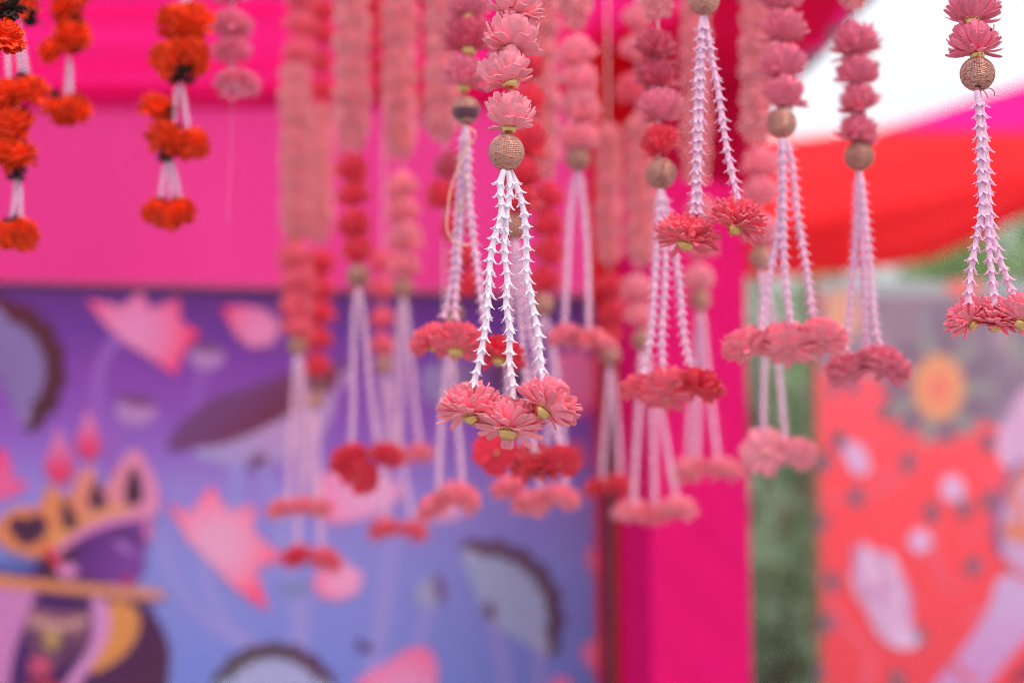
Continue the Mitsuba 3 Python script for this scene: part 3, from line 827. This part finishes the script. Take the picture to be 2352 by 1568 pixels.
# red printed panel on the right
RL, RR = at(1872, 655, 2.75), at(2760, 655, 2.95)
rp = Panel(RL, RR)
tr = thing('printed_panel', 'coral red printed panel with a grey floral border, white blossoms and a raised sleeve', 'banner')
R0 = rp.local([(1872, 642), (2760, 640)])
zr = R0[0][1]
fr = lambda y: float((zr - rp.local([(2100, y)])[0][1]) / (zr - 0.2))
board(tr, rp, R0[0][0], R0[1][0], 0.2, zr, [(0, (236, 84, 100)), (fr(900), (244, 86, 104)), (fr(1100), (238, 74, 88)), (fr(1568), (216, 66, 82)), (1, (200, 60, 76))])
rp.ink(tr, 'printed_border', [(1876, 644), (2700, 644), (2700, 960), (2352, 960), (2290, 985), (2250, 960), (2225, 1010), (2190, 985), (2160, 1020), (2130, 985), (2095, 990), (2060, 965), (2040, 910), (2035, 870), (1960, 862), (1876, 870)], (150, 124, 142), (136, 116, 140), axis=((1900, 700), (2200, 960)), layer=1, smooth=1)
rp.ink(tr, 'printed_border', [(1876, 646), (2700, 646), (2700, 678), (1876, 682)], (160, 164, 172), layer=2, smooth=0)
for k in range(26):
    q = random.Random(100 + k)
    x, y = q.uniform(1900, 2345), q.uniform(690, 930)
    rp.ink(tr, 'printed_sprig', blob(x, y, q.uniform(6, 12), q.uniform(22, 40), q.uniform(-60, 60), 10), q.choice([(132, 148, 134), (120, 96, 128), (166, 140, 158), (140, 132, 150)]), layer=2, smooth=1)
for k in range(14):
    a = 2 * math.pi * k / 14
    rp.ink(tr, 'printed_petal', blob(2152 + 96 * math.cos(a), 892 + 100 * math.sin(a), 38, 15, math.degrees(a), 10), (122, 100, 124) if k % 2 else (140, 138, 140), layer=3, smooth=1)
rp.ink(tr, 'printed_blossom', blob(2154, 890, 60, 78), (226, 146, 110), (206, 150, 120), radial=((2154, 890), 80), layer=4)
rp.ink(tr, 'printed_blossom_heart', blob(2154, 892, 26, 34), (224, 122, 112), layer=5)
rp.ink(tr, 'printed_blossom', blob(1936, 722, 44, 64), (216, 156, 132), (190, 150, 140), radial=((1936, 722), 66), layer=4)
rp.ink(tr, 'printed_blossom', blob(2215, 662, 46, 22), (222, 118, 118), layer=4)
for x, y, w, h, r in ((1966, 1052, 26, 44, -28), (2188, 1122, 28, 32, -20), (2112, 1242, 26, 28, 0), (2330, 1010, 40, 70, 10)):
    rp.ink(tr, 'printed_bud', blob(x, y, w, h, r, 14), (208, 168, 212), layer=3)
rp.ink(tr, 'printed_chrysanthemum', [(1960, 1290), (1982, 1262), (2010, 1274), (2040, 1262), (2066, 1300), (2074, 1350), (2092, 1400), (2094, 1450), (2078, 1490), (2050, 1488), (2010, 1455), (1990, 1400), (1962, 1360), (1952, 1320)], (202, 168, 208), (198, 158, 196), axis=((1990, 1290), (2060, 1470)), layer=3)
for k in range(11):
    a = k / 10
    x, y = 1976 + 92 * a + 8 * math.sin(k * 2.1), 1272 + 60 * a * a + 6 * math.cos(k * 1.7)
    rp.ink(tr, 'printed_petal', blob(x, y + 30, 15, 58, -14 + 6 * math.sin(k), 12), (220, 190, 224) if k % 2 else (186, 128, 180), layer=4, smooth=1)
for k in range(6):
    rp.ink(tr, 'printed_petal', blob(2016 + 11 * k, 1372 + 18 * k, 40, 26, 20, 12), (214, 180, 220) if k % 2 else (184, 126, 178), layer=5, smooth=1)
for pts in ([(1885, 1150), (1960, 1140), (2040, 1120), (2085, 1040)], [(2010, 1010), (1998, 1080), (2040, 1090), (2062, 1060)], [(2240, 1080), (2290, 1120), (2270, 1200), (2200, 1230)], [(2160, 1200), (2150, 1290), (2190, 1350), (2215, 1340)],
            [(1900, 1340), (1930, 1420), (1990, 1500), (2000, 1568)], [(2215, 1430), (2250, 1400), (2270, 1460)], [(2010, 1500), (1990, 1600), (2050, 1660)]):
    rp.ink(tr, 'printed_vine', band(pts, [10, 15, 8]), (224, 94, 120), layer=2, smooth=0)
for x, y in ((1892, 1060), (1966, 1140), (2086, 1060), (2214, 1168), (2268, 1150), (2268, 1016), (2235, 1300), (1912, 1335), (2110, 1460), (1885, 1200), (1900, 1430), (1880, 1545), (2060, 1560), (1926, 1010), (2035, 945), (2140, 1175)):
    rp.ink(tr, 'printed_leaflet', blob(x, y, 17, 24, (x * 7) % 60 - 30, 10), (104, 92, 118), layer=3, smooth=1)
# figure at the edge of the panel: robe, sleeve, cuffs
fg = rp.ink(tr, 'printed_figure', [(2352, 880), (2316, 940), (2310, 1010), (2322, 1060), (2300, 1130), (2280, 1200), (2290, 1270), (2330, 1300), (2352, 1330), (2600, 1400), (2600, 860)], (206, 160, 200), (190, 150, 196), axis=((2320, 900), (2340, 1250)), layer=4, smooth=1, label='printed pale robed figure cut off by the frame')
rp.ink(fg, 'robe_edge', band([(2345, 1060), (2306, 1130), (2288, 1210), (2296, 1270)], 16), (110, 84, 140), layer=5, smooth=0)
rp.ink(fg, 'armlet', [(2300, 1190), (2400, 1200), (2400, 1250), (2296, 1240)], (206, 122, 104), layer=6, smooth=1)
rp.ink(fg, 'sash', band([(2420, 1060), (2350, 1090), (2326, 1140), (2360, 1180)], 26), (212, 124, 116), layer=6, smooth=0)
rp.ink(fg, 'sleeve', [(2290, 1310), (2380, 1330), (2420, 1400), (2350, 1470), (2270, 1568), (2200, 1680), (2100, 1640), (2150, 1560), (2215, 1480), (2270, 1400)], (190, 156, 204), (188, 132, 190), axis=((2290, 1350), (2260, 1560)), layer=5, smooth=1)
rp.ink(fg, 'cuff', band([(2176, 1512), (2236, 1570)], 14), (206, 90, 92), layer=7, smooth=0)
rp.ink(fg, 'cuff', band([(2296, 1296), (2340, 1318), (2390, 1340)], 14), (206, 84, 92), layer=7, smooth=0)
rp.ink(fg, 'robe_edge', band([(2330, 1568), (2352, 1545), (2400, 1500)], 20), (80, 52, 90), layer=6, smooth=0)
part(tr, 'side_rail', mikit.ply(trimesh.convex.convex_hull(np.array([rp.world(np.array([[x, z]]), l)[0] for x in (R0[0][0] - 0.010, R0[0][0] - 0.002) for z in (0.0, zr) for l in (0.006, -0.03)])), 'dark_wood'))

# ------------------------------------------------------------------ foliage behind
def leaf_bsdf(name, c, tr):
    c = mi.Color3f(*c)
    scene[name] = {'type': 'principledthin', 'roughness': 0.3, 'diff_trans': tr, 'spec_trans': 0.0, 'eta': 1.4,
                   'base_color': mikit.proc(lambda p, n, uv: c * (0.55 + 0.9 * uv.x))}


leaf_bsdf('leaf_green', (0.34, 0.46, 0.23), 1.25)
leaf_bsdf('leaf_grey', (0.32, 0.42, 0.30), 1.25)
principled('bark', (0.09, 0.07, 0.05), 0.9)


def crown_mesh(c, radii, n, size, seed):
    q = np.random.default_rng(seed)
    clumps = q.normal(size=(34, 3)); clumps /= np.linalg.norm(clumps, axis=1, keepdims=True)
    clumps *= q.uniform(0.35, 0.95, (34, 1))
    which = q.integers(0, 34, n)
    pos = clumps[which] + q.normal(size=(n, 3)) * 0.085
    pos = pos * np.asarray(radii) + c
    d = q.normal(size=(n, 3)) + [0, 0, -0.3]; d /= np.linalg.norm(d, axis=1, keepdims=True)
    s = np.cross(d, q.normal(size=(n, 3))); s /= np.linalg.norm(s, axis=1, keepdims=True)
    nn = np.cross(d, s)
    L = size * q.uniform(0.7, 1.3, (n, 1))
    P = [pos, pos + d * L * 0.45 + s * L * 0.27 + nn * L * 0.06, pos + d * L, pos + d * L * 0.45 - s * L * 0.27 + nn * L * 0.06]
    v = np.stack(P, 1).reshape(-1, 3)
    i = np.arange(n)[:, None] * 4
    f = np.vstack([i + [0, 1, 2], i + [0, 2, 3]])
    tone = np.clip(0.5 + 0.5 * (q.random(n) - 0.5) + 0.5 * (q.random(34)[which] - 0.5), 0, 1)
    return v, f, np.stack([np.repeat(tone, 4), np.zeros(4 * n)], 1)


def shrub(label, px, d, height, rx, mat_, seed, n=1500, size=0.11, name='leafy_tree', cat='tree'):
    t = thing(name, label, cat, 'trees behind the stalls')
    base = at(px, 1500, d); base[2] = 0
    c = base + [0, 0, height * 0.56]
    q = random.Random(seed)
    limbs = [tube([base, base + [0.03, 0, height * 0.3], base + [0, 0.03, height * 0.62], base + [0.04, 0, height * 0.9]], [0.09, 0.07, 0.045, 0.012], 8)]
    for k in range(7):
        a = q.uniform(0, 6.28); h = height * q.uniform(0.2, 0.6)
        limbs.append(tube([base + [0, 0, h], base + [math.cos(a) * rx * 0.4, math.sin(a) * rx * 0.4, h + 0.3], base + [math.cos(a) * rx * 0.8, math.sin(a) * rx * 0.8, h + height * 0.22]], [0.035, 0.022, 0.008], 6))
    part(t, 'trunk', ply3(joined(limbs), 'bark'))
    part(t, 'crown', ply3(crown_mesh(c, (rx, rx * 0.8, height * 0.48), n, size, seed), mat_, smooth=False))


shrub('grey green leafy tree seen in the gap between pink pillar and coral panel', 1745, 4.3, 3.3, 0.85, 'leaf_grey', 1)
shrub('brighter green leafy tree against the left edge of the coral panel', 1890, 4.9, 3.4, 0.9, 'leaf_green', 2)
shrub('green tree under the rising right end of the red valance', 2290, 4.9, 3.7, 1.35, 'leaf_green', 3, 6500)
shrub('dull green tree above the top of the coral panel', 2080, 5.6, 3.5, 1.0, 'leaf_grey', 4)
shrub('taller green tree at the right end behind the far stall', 2480, 5.4, 3.7, 1.4, 'leaf_grey', 5, 6000)
shrub('shadowed tree farther back in the gap beside the pillar', 1800, 6.4, 3.3, 1.4, 'leaf_grey', 6, 3400, 0.1)

# ------------------------------------------------------------------ the flower strands
S = strand
# focus strand
S('sharp light pink flower strand, nearest of all, three white strings under its gold bead', 1170, 1.0,
  flowers=[(1190, -78, 145), (1182, 4, 150, None, (2, 6)), (1177, 80, 146, None, (10, 8)), (1162, 160, 142, None, (12, -16)), (1171, 258, 140, None, (-4, 2))], beads=[(1163, 350, 42)],
  strings=[[(1159, 390), (1150, 427), (1151, 493), (1139, 537), (1130, 574), (1119, 717), (1110, 783), (1104, 816), (1086, 885)],
           [(1166, 392), (1171, 428), (1165, 483), (1159, 537), (1160, 596), (1165, 640), (1163, 695), (1170, 750), (1171, 838), (1178, 882), (1171, 925)],
           [(1172, 390), (1187, 428), (1198, 461), (1205, 505), (1209, 574), (1209, 618), (1218, 673), (1229, 728), (1237, 772), (1241, 830), (1252, 880)]],
  ends=[(1078, 922, 158, None, (6, -10)), (1266, 922, 152, 'salmon', (16, 36)), (1172, 958, 172, None, (13, 9))], sharp=True, plastic='white_plastic', strung='cup')
B = S('dark rose strand left of the sharpest one, bead half wound and half bare purple', 1072, 1.18,
  flowers=[(1072, -60, 130), (1072, 10, 118), (1076, 82, 132, 'deep_rose'), (1066, 165, 122)], color='rose',
  strings=[[(1068, 290), (1062, 350), (1055, 450), (1048, 550), (1040, 640), (1020, 725)], [(1070, 290), (1068, 400), (1060, 500), (1052, 600), (1046, 715)], [(1073, 295), (1076, 400), (1082, 500), (1092, 580), (1101, 650), (1112, 745)]],
  ends=[(985, 775, 110, 'coral', (4, -30)), (1050, 785, 142, 'coral', (15, 5)), (1155, 805, 120, 'red', (14, 20))], sharp=True)
c = at(1070, 254, 1.18)
rB = 33.5 * 1.18 * MM
bk = part(B, 'bead', placed(ply3(bead_mesh(14, 40, 5, 2, 82, 0.055), 'wound_thread'), mat(c, rB)))
sp = trimesh.creation.icosphere(3, 0.965)
part(bk, 'bare_shell', placed(mikit.ply(sp, 'purple_plastic', smooth=True), mat(c, rB)), 'bare purple lower half of the bead')
part(bk, 'thread_ring', placed(ply3(bead_mesh(4, 40, 5, -68, -48, 0.055), 'wound_thread'), mat(c, rB)))
part(B, 'loose_twine', ply3(tube(resample([at(x, y, 1.165) for x, y in [(1078, 300), (1060, 370), (1036, 430), (1028, 490), (1031, 540), (1052, 560), (1078, 562), (1096, 545)]], 0.01)[2][::4], 0.0011, 5), 'pink_twine'))
part(B, 'loose_twine', ply3(tube(resample([at(x, y, 1.16) for x, y in [(1058, 285), (1090, 320), (1052, 372), (1078, 430), (1044, 480), (1086, 470)]], 0.01)[2][::4], 0.0006, 4), 'gold'))
C_ = S('rose pink strand at the right edge against the white sky', 2245, 1.0, flowers=[(2240, -60, 142), (2236, 14, 145, None, (12, 6)), (2234, 88, 138, None, (6, -12))], beads=[(2245, 170, 40.5)], color='rose',
  strings=[[(2243, 208), (2250, 300), (2252, 400), (2255, 480), (2241, 560), (2231, 620), (2226, 690)], [(2245, 208), (2255, 330), (2262, 450), (2270, 550), (2284, 690)], [(2247, 208), (2262, 330), (2272, 470), (2285, 560), (2305, 620), (2330, 690)]],
  ends=[(2222, 722, 122, 'salmon', (20, -38)), (2345, 722, 130, 'salmon', (16, 20)), (2292, 716, 140, 'salmon', (-12, 4))], sharp=True)
for w in ([(2256, 206), (2264, 214), (2270, 228)], [(2262, 206), (2276, 204), (2284, 212), (2282, 222)]):
    part(C_, 'loose_thread', ply3(tube(resample([at(x, y, 0.995) for x, y in w], 0.002)[2][::8], 0.0005, 4), 'dark_wood'))
S('strand with its bead at the top edge and two coral flowers below', 1617, 1.07, flowers=[(1617, -70, 130)], beads=[(1617, 0, 37)], color='coral',
  strings=[[(1612, 36), (1606, 130), (1600, 250), (1598, 380), (1590, 500)], [(1614, 36), (1612, 160), (1608, 300), (1604, 400), (1608, 500)], [(1620, 36), (1632, 120), (1648, 200), (1660, 280), (1675, 370), (1697, 460)]],
  ends=[(1582, 528, 154, None, (3, 12), 'narrow'), (1696, 503, 140, None, (6, 24), 'narrow')], sharp=True)
S('rose strand beside the white sky, first to the right of the pillar', 1797, 1.17, flowers=[(1790, -18, 122), (1797, 58, 128), (1796, 140, 126), (1800, 212, 116, None, (20, 6))], beads=[(1795, 283, 35)], color='rose',
  strings=[[(1793, 318), (1795, 420), (1785, 550), (1765, 650), (1748, 755)], [(1797, 318), (1800, 430), (1800, 560), (1805, 650), (1818, 750)], [(1803, 318), (1822, 400), (1830, 480), (1845, 570), (1857, 650), (1873, 745)]],
  ends=[(1712, 786, 120, 'salmon', (18, -14)), (1890, 772, 118, 'salmon', (20, 20)), (1810, 782, 138, 'salmon', (24, 4))])
S('pink strand of four flowers silhouetted on the white sky left of the right edge one', 1970, 1.2, ropes=[(1962, -140, 24, 76)], flowers=[(1965, 92, 126), (1969, 160, 114), (1972, 226, 112), (1973, 296, 112)], beads=[(1973, 358, 35)], color='rose',
  strings=[[(1970, 394), (1968, 500), (1962, 600), (1955, 680), (1945, 800)], [(1973, 394), (1978, 500), (1982, 600), (1985, 700), (1990, 800)], [(1976, 394), (1988, 500), (1998, 600), (2005, 700), (2025, 812)]],
  ends=[(1946, 842, 112, None, (24, -16)), (2032, 836, 132, None, (6, 26))])
S('dark rose strand with tan rope end on top, left of the high bead', 1515, 1.18, ropes=[(1512, -160, 46, 84)], flowers=[(1505, 105, 118, 'deep_rose'), (1508, 170, 108, 'deep_rose'), (1514, 240, 126), (1516, 322, 114, 'red')], beads=[(1518, 398, 36)], color='rose',
  strings=[[(1515, 434), (1512, 520), (1506, 620), (1500, 720), (1480, 850)], [(1518, 434), (1526, 540), (1528, 640), (1522, 740), (1524, 850)], [(1521, 434), (1540, 520), (1556, 620), (1566, 720), (1588, 850)]],
  ends=[(1462, 884, 92, 'coral', (10, -20)), (1608, 884, 118, 'red', (14, 20)), (1530, 888, 142, 'coral', (26, 0))])
S('red flowered strand half hidden directly behind the sharpest strand', 1190, 1.3, flowers=[(1205, 150, 104), (1212, 230, 104), (1214, 320, 110), (1196, 395, 112), (1192, 455, 100)], beads=[(1180, 520, 31)], color='red',
  strings=[[(1178, 550), (1178, 640), (1170, 760), (1168, 860), (1140, 1010)], [(1182, 550), (1192, 660), (1200, 780), (1212, 900), (1226, 1020)], [(1186, 550), (1204, 660), (1222, 780), (1250, 880), (1284, 1030)]],
  ends=[(1140, 1034, 112, None, (74, -10)), (1290, 1058, 92, None, (40, 20)), (1226, 1056, 124, None, (-40, 0))])
S('light pink blurred strand of four flowers right of the sharpest strand', 1325, 1.4, ropes=[(1322, -160, 72, 74)], flowers=[(1326, 120, 104), (1332, 182, 108), (1334, 238, 108, 'light_pink'), (1330, 312, 108)], beads=[(1327, 364, 29)], color='salmon',
  strings=[[(1324, 392), (1312, 480), (1304, 600), (1296, 750)], [(1330, 392), (1342, 480), (1350, 600), (1352, 750)]], ends=[(1294, 766, 84), (1394, 790, 56, 'light_pink'), (1358, 776, 96)])
S('pale strand with tan rope behind the high bead strings, in front of the pillar', 1604, 1.6, ropes=[(1598, -160, 425, 68)], flowers=[(1610, 480, 82), (1610, 566, 80), (1606, 636, 84)], beads=[(1607, 690, 25)], color='light_pink',
  strings=[[(1604, 715), (1600, 800), (1588, 920), (1582, 1050)], [(1608, 715), (1606, 820), (1604, 930), (1600, 1050)], [(1612, 715), (1622, 820), (1634, 930), (1648, 1050)]], ends=[(1582, 1076, 104), (1660, 1076, 92)])
S('coral blurred strand with wide tan rope at the right edge of the pillar', 1748, 1.42, ropes=[(1738, -160, 330, 76)], flowers=[(1746, 372, 100), (1746, 436, 96), (1752, 528, 98)], beads=[(1748, 592, 28)], color='salmon',
  strings=[[(1746, 620), (1756, 720), (1756, 840), (1754, 1000)], [(1750, 620), (1772, 720), (1788, 840), (1804, 1010)]], ends=[(1758, 1034, 116, 'light_pink', (72, -6)), (1834, 1042, 92, 'light_pink', (34, 34))])
S('blurred strand with long tan rope above four red flowers over the panel', 815, 1.55, ropes=[(808, -160, 345, 78)], flowers=[(810, 385, 90), (812, 442, 86), (816, 510, 88), (822, 572, 90)], beads=[(823, 632, 28)], color='red',
  strings=[[(821, 660), (814, 740), (812, 860), (806, 1030)], [(825, 660), (836, 740), (848, 860), (868, 1030)]], ends=[(800, 1050, 104, None, (20, -24)), (888, 1046, 92, None, (16, 14)), (826, 1088, 100, 'red', (46, 30))])
S('blurred light pink strand with tan rope just right of the red flowered one', 922, 1.68, ropes=[(918, -160, 365, 72)], flowers=[(922, 425, 86), (926, 480, 84), (930, 540, 92, 'light_pink'), (926, 605, 90)], beads=[(925, 660, 25)], color='salmon',
  strings=[[(922, 684), (914, 780), (904, 900), (900, 1020)], [(925, 684), (926, 800), (922, 920), (918, 1020)], [(928, 684), (940, 780), (950, 900), (964, 1020)]], ends=[(908, 1036, 72), (962, 1042, 80)])
S('blurred coral strand at the left of the row with a tan bead over the panel', 682, 1.74, ropes=[(678, 150, 560, 66)], flowers=[(690, -10, 88, 'coral'), (690, 52, 88, 'coral'), (688, 116, 90, 'coral'), (674, 588, 98), (688, 642, 92), (680, 700, 98), (686, 750, 84)], beads=[(683, 792, 25)], color='coral',
  strings=[[(680, 816), (676, 900), (668, 1020), (662, 1145)], [(684, 816), (692, 920), (690, 1040), (694, 1145)], [(687, 816), (702, 900), (712, 1020), (722, 1145)]], ends=[(646, 1166, 82, 'salmon', (10, -20)), (694, 1162, 80, 'salmon'), (736, 1164, 68, 'salmon')])
S('farthest red strand with small orange bead and dark red flowers over the panel', 733, 1.9, ropes=[(732, 245, 560, 64)], flowers=[(738, 20, 76), (738, 76, 78), (734, 140, 76), (738, 205, 72), (738, 602, 82), (734, 660, 80), (732, 716, 82), (730, 776, 80), (728, 838, 78)], beads=[(722, 920, 20)], color='red',
  strings=[[(720, 940), (708, 1040), (690, 1140), (684, 1250)], [(724, 940), (730, 1040), (734, 1140), (738, 1250)]], ends=[(680, 1275, 82, None, (10, -18)), (752, 1284, 84, 'coral', (20, 20))])
S('blurred strand with pale rope and dark red flowers behind the half purple bead', 1020, 1.5, ropes=[(1014, -160, 330, 72)], flowers=[(1034, 378, 92, 'deep_rose'), (1016, 446, 94), (1044, 520, 84), (1066, 590, 84), (1078, 652, 84)], beads=[(1040, 720, 26)], color='red',
  strings=[[(1036, 745), (1026, 850), (1014, 980), (1008, 1120)], [(1040, 745), (1042, 860), (1052, 980), (1062, 1120)]], ends=[(996, 1160, 96, 'salmon', (14, -34)), (1062, 1140, 108, 'salmon', (8, 30))])
S('blurred strand with pale rope and red flowers close behind the sharp gold bead', 1250, 1.52, ropes=[(1246, -160, 410, 74)], flowers=[(1256, 450, 90), (1258, 512, 88), (1262, 574, 90), (1250, 640, 84)], beads=[(1248, 700, 26)], color='red',
  strings=[[(1245, 725), (1228, 840), (1210, 960), (1180, 1090)], [(1250, 725), (1268, 840), (1262, 960), (1240, 1110)], [(1252, 725), (1276, 840), (1290, 960), (1300, 1100)]], ends=[(1165, 1116, 92, 'salmon', (10, -22)), (1290, 1140, 98, 'salmon', (10, 20)), (1222, 1152, 100, 'salmon', (20, 0))])
S('blurred strand with tan rope before the dark red curtain, one red end flower', 1400, 1.7, ropes=[(1398, 290, 610, 58)], flowers=[(1400, 655, 76), (1408, 715, 80), (1400, 770, 70)], beads=[(1400, 815, 24)], color='red',
  strings=[[(1398, 838), (1396, 920), (1388, 1010), (1384, 1100)], [(1402, 838), (1412, 920), (1420, 1010), (1424, 1100)]], ends=[(1372, 1116, 74, None, (6, -14)), (1420, 1112, 72, None, (6, 14))])
S('blurred pale pink strand with tan rope at the left edge of the pillar', 1470, 1.58, ropes=[(1474, 270, 610, 68)], flowers=[(1462, 40, 80), (1458, 110, 80), (1452, 200, 88, 'coral'), (1460, 660, 84), (1468, 720, 80)], beads=[(1476, 780, 25)], color='light_pink',
  strings=[[(1474, 805), (1470, 900), (1462, 1020), (1456, 1150)], [(1478, 805), (1496, 920), (1502, 1040), (1504, 1150)], [(1480, 805), (1512, 920), (1534, 1040), (1556, 1150)]], ends=[(1450, 1172, 96), (1556, 1166, 92), (1504, 1178, 92, 'salmon')])
S('far coral strand whose two round end flowers hang low over the panel', 878, 1.9, flowers=[(862, 10, 60, 'red'), (864, 56, 62, 'red'), (862, 102, 60, 'red'), (864, 150, 62, 'red'), (864, 200, 60, 'red'), (876, 600, 66), (876, 660, 66), (878, 730, 68), (878, 790, 68)], beads=[(880, 838, 21)], color='coral',
  strings=[[(878, 858), (882, 960), (884, 1080), (884, 1190)], [(882, 858), (904, 960), (926, 1080), (946, 1190)]], ends=[(882, 1212, 82, None, (10, -14)), (952, 1218, 76, None, (14, 18))])
S('far red strand between two tan ropes in the upper left of the row', 985, 1.88, flowers=[(985, 0, 72), (985, 56, 70), (988, 112, 70), (985, 170, 70), (985, 228, 70)], color='red', beads=[(985, 275, 20)], ends=[])

# orange marigold strands
def marigold(label, x, d, top, items, sharp=False):
    """items: ('f', x, y, w), ('k', x, y, w) dark leaf collar, ('s', points) white string."""
    t = thing('marigold_strand', label, 'garland', 'orange cloth marigold strands')
    hang(t, x, top, d)
    for it in items:
        if it[0] == 'f':
            m = mat(at(it[1], it[2], d), it[3] * (1.0 if sharp else 1.22) * d * MM / 2 / 0.95, rot([0, 1, 0], rnd.uniform(-50, 50)), rot([1, 0, 0], rnd.uniform(-40, 60)), rot([0, 0, 1], rnd.uniform(0, 360)))
            if sharp:
                ps = flower_petals(77, POMPOM, jag=0.6)
                key = part(t, 'flower', placed(ply3(core(0.55, 0.03), 'petal_orange'), m))
                for _, p in ps:
                    part(key, 'petal', placed(ply3(p, 'petal_orange'), m))
            else:
                part(t, 'flower', placed(flower_shape('pompom', rnd.choice((21, 22, 23)), 'orange'), m))
        elif it[0] == 'k':
            q = random.Random(int(it[1] * 3 + it[2]))
            R = it[3] * d * MM / 2 * 0.85
            ps = [moved(petal(R * 1.1, R * 0.9, -20, 0.4, 0.5, thick=R * 0.05, seed=k), rot([0, 0, 1], 51 * k) @ mat([R * 0.12, 0, 0]) @ rot([0, 1, 0], -q.gauss(20, 25))) for k in range(7)]
            ps += [moved(petal(R * 0.9, R * 0.8, 10, 0.4, 0.5, thick=R * 0.05, seed=k), rot([0, 0, 1], 51 * k + 25) @ rot([0, 1, 0], q.gauss(40, 20))) for k in range(7)]
            v, f, u = joined(ps)
            part(t, 'dark_leaves', ply3((v + at(it[1], it[2], d), f, u), 'dark_leaf'))
        else:
            string(t, it[1], d, False, unit=0.008)


marigold('sharp orange marigold with black leaves cut off at the top left corner', 8, 1.0, 90, [('f', 8, 86, 104), ('k', 22, 22, 84), ('f', -30, 0, 100)], True)
marigold('blurred orange marigold strand along the left edge with two dark tufts', 38, 1.24, 300,
         [('f', 40, 5, 96), ('k', 70, 40, 60), ('s', [(20, 60), (18, 130), (22, 190)]), ('s', [(36, 60), (44, 130), (58, 190)]), ('s', [(44, 60), (56, 130), (66, 190)]), ('f', 12, 220, 78), ('f', 72, 212, 78), ('k', 52, 178, 40), ('k', 50, 254, 40), ('f', 34, 290, 88), ('k', 58, 335, 42), ('f', 14, 350, 84), ('f', 42, 362, 84),
          ('k', 40, 402, 56), ('s', [(36, 410), (34, 460), (24, 520)]), ('s', [(44, 410), (46, 460), (48, 520)]), ('k', 28, 508, 46), ('f', -2, 540, 68), ('f', 50, 540, 72)])
marigold('small orange marigold strand, second from the left, a short white tail', 158, 1.34, 90,
         [('f', 160, 12, 86), ('k', 172, 46, 46), ('k', 140, 46, 36), ('f', 166, 82, 82), ('f', 122, 118, 66), ('k', 172, 110, 44), ('s', [(156, 130), (156, 180), (150, 240)]), ('s', [(160, 130), (162, 180), (164, 240)]), ('k', 128, 226, 44), ('k', 178, 228, 34), ('f', 128, 254, 62), ('f', 172, 252, 68), ('f', 150, 262, 60)])
marigold('large orange marigold strand hanging third from the left before the pink wall', 415, 1.3, 130,
         [('s', [(424, -60), (422, -20), (420, 20)]), ('s', [(434, -60), (434, -20), (432, 20)]), ('f', 408, 56, 90), ('f', 448, 50, 84), ('k', 414, 98, 40), ('f', 384, 140, 82), ('f', 434, 132, 90), ('k', 418, 176, 72), ('s', [(408, 190), (402, 240), (396, 300)]), ('s', [(416, 190), (424, 240), (432, 300)]), ('f', 358, 250, 72), ('k', 386, 262, 50),
          ('f', 376, 318, 80), ('f', 440, 334, 76), ('k', 404, 292, 40), ('k', 384, 358, 54), ('f', 400, 330, 60), ('s', [(384, 370), (374, 420), (368, 480)]), ('s', [(390, 370), (392, 420), (392, 480)]), ('s', [(394, 370), (406, 420), (414, 480)]), ('k', 366, 464, 44), ('k', 412, 462, 40), ('f', 360, 490, 64), ('f', 416, 486, 66), ('f', 388, 500, 64)])
# pale fluffy strand with a loop
t = thing('flower_strand', 'pale pink strand of fluffy pompoms with a small ring and thin thread below', 'garland', 'pink flower strands hanging in rows')
hang(t, 532, 190, 1.36)
for x, y, w in ((530, -20, 100), (530, 58, 112), (532, 116, 100), (545, 192, 112)):
    part(t, 'flower', placed(flower_shape('fuzz', rnd.choice((31, 32)), 'pale_pink'), mat(at(x, y, 1.36), w * 1.36 * MM / 2 / 0.95, np.diag([1, 1, 0.85, 1]), rot([0, 1, 0], rnd.uniform(-15, 15)), rot([0, 0, 1], rnd.uniform(0, 360)))))
c = at(538, 222, 1.34)
a = np.linspace(0, 2 * np.pi, 25)
part(t, 'ring', ply3(tube(np.stack([c[0] + 0.0085 * np.cos(a), c[1] - 0.02 + 0 * a, c[2] + 0.010 * np.sin(a)], 1), 0.0009, 8), 'petal_pale_pink'))
part(t, 'thread', ply3(tube([at(x, y, 1.34) - [0, 0.02, 0] for x, y in ((538, 240), (536, 300), (534, 380), (530, 460), (528, 520))], 0.0004, 5), 'petal_pale_pink'))

# overhead rails that carry the strands
for (row, y), nth in zip(sorted(RAIL.items()), ('nearest', 'second', 'third', 'fourth', 'fifth', 'sixth')):
    z = 2.72 if row < 1.6 else 2.60
    k = thing('overhead_rail', f'thin steel rail above the frame carrying the {nth} row of strands' + ('' if nth == 'nearest' else ' from the front'), 'rail', 'overhead rails above the strands')
    scene[k] = ply3(tube([[-2.2, y, z + 0.009], [2.2, y, z + 0.009]], 0.009, 8), 'steel')
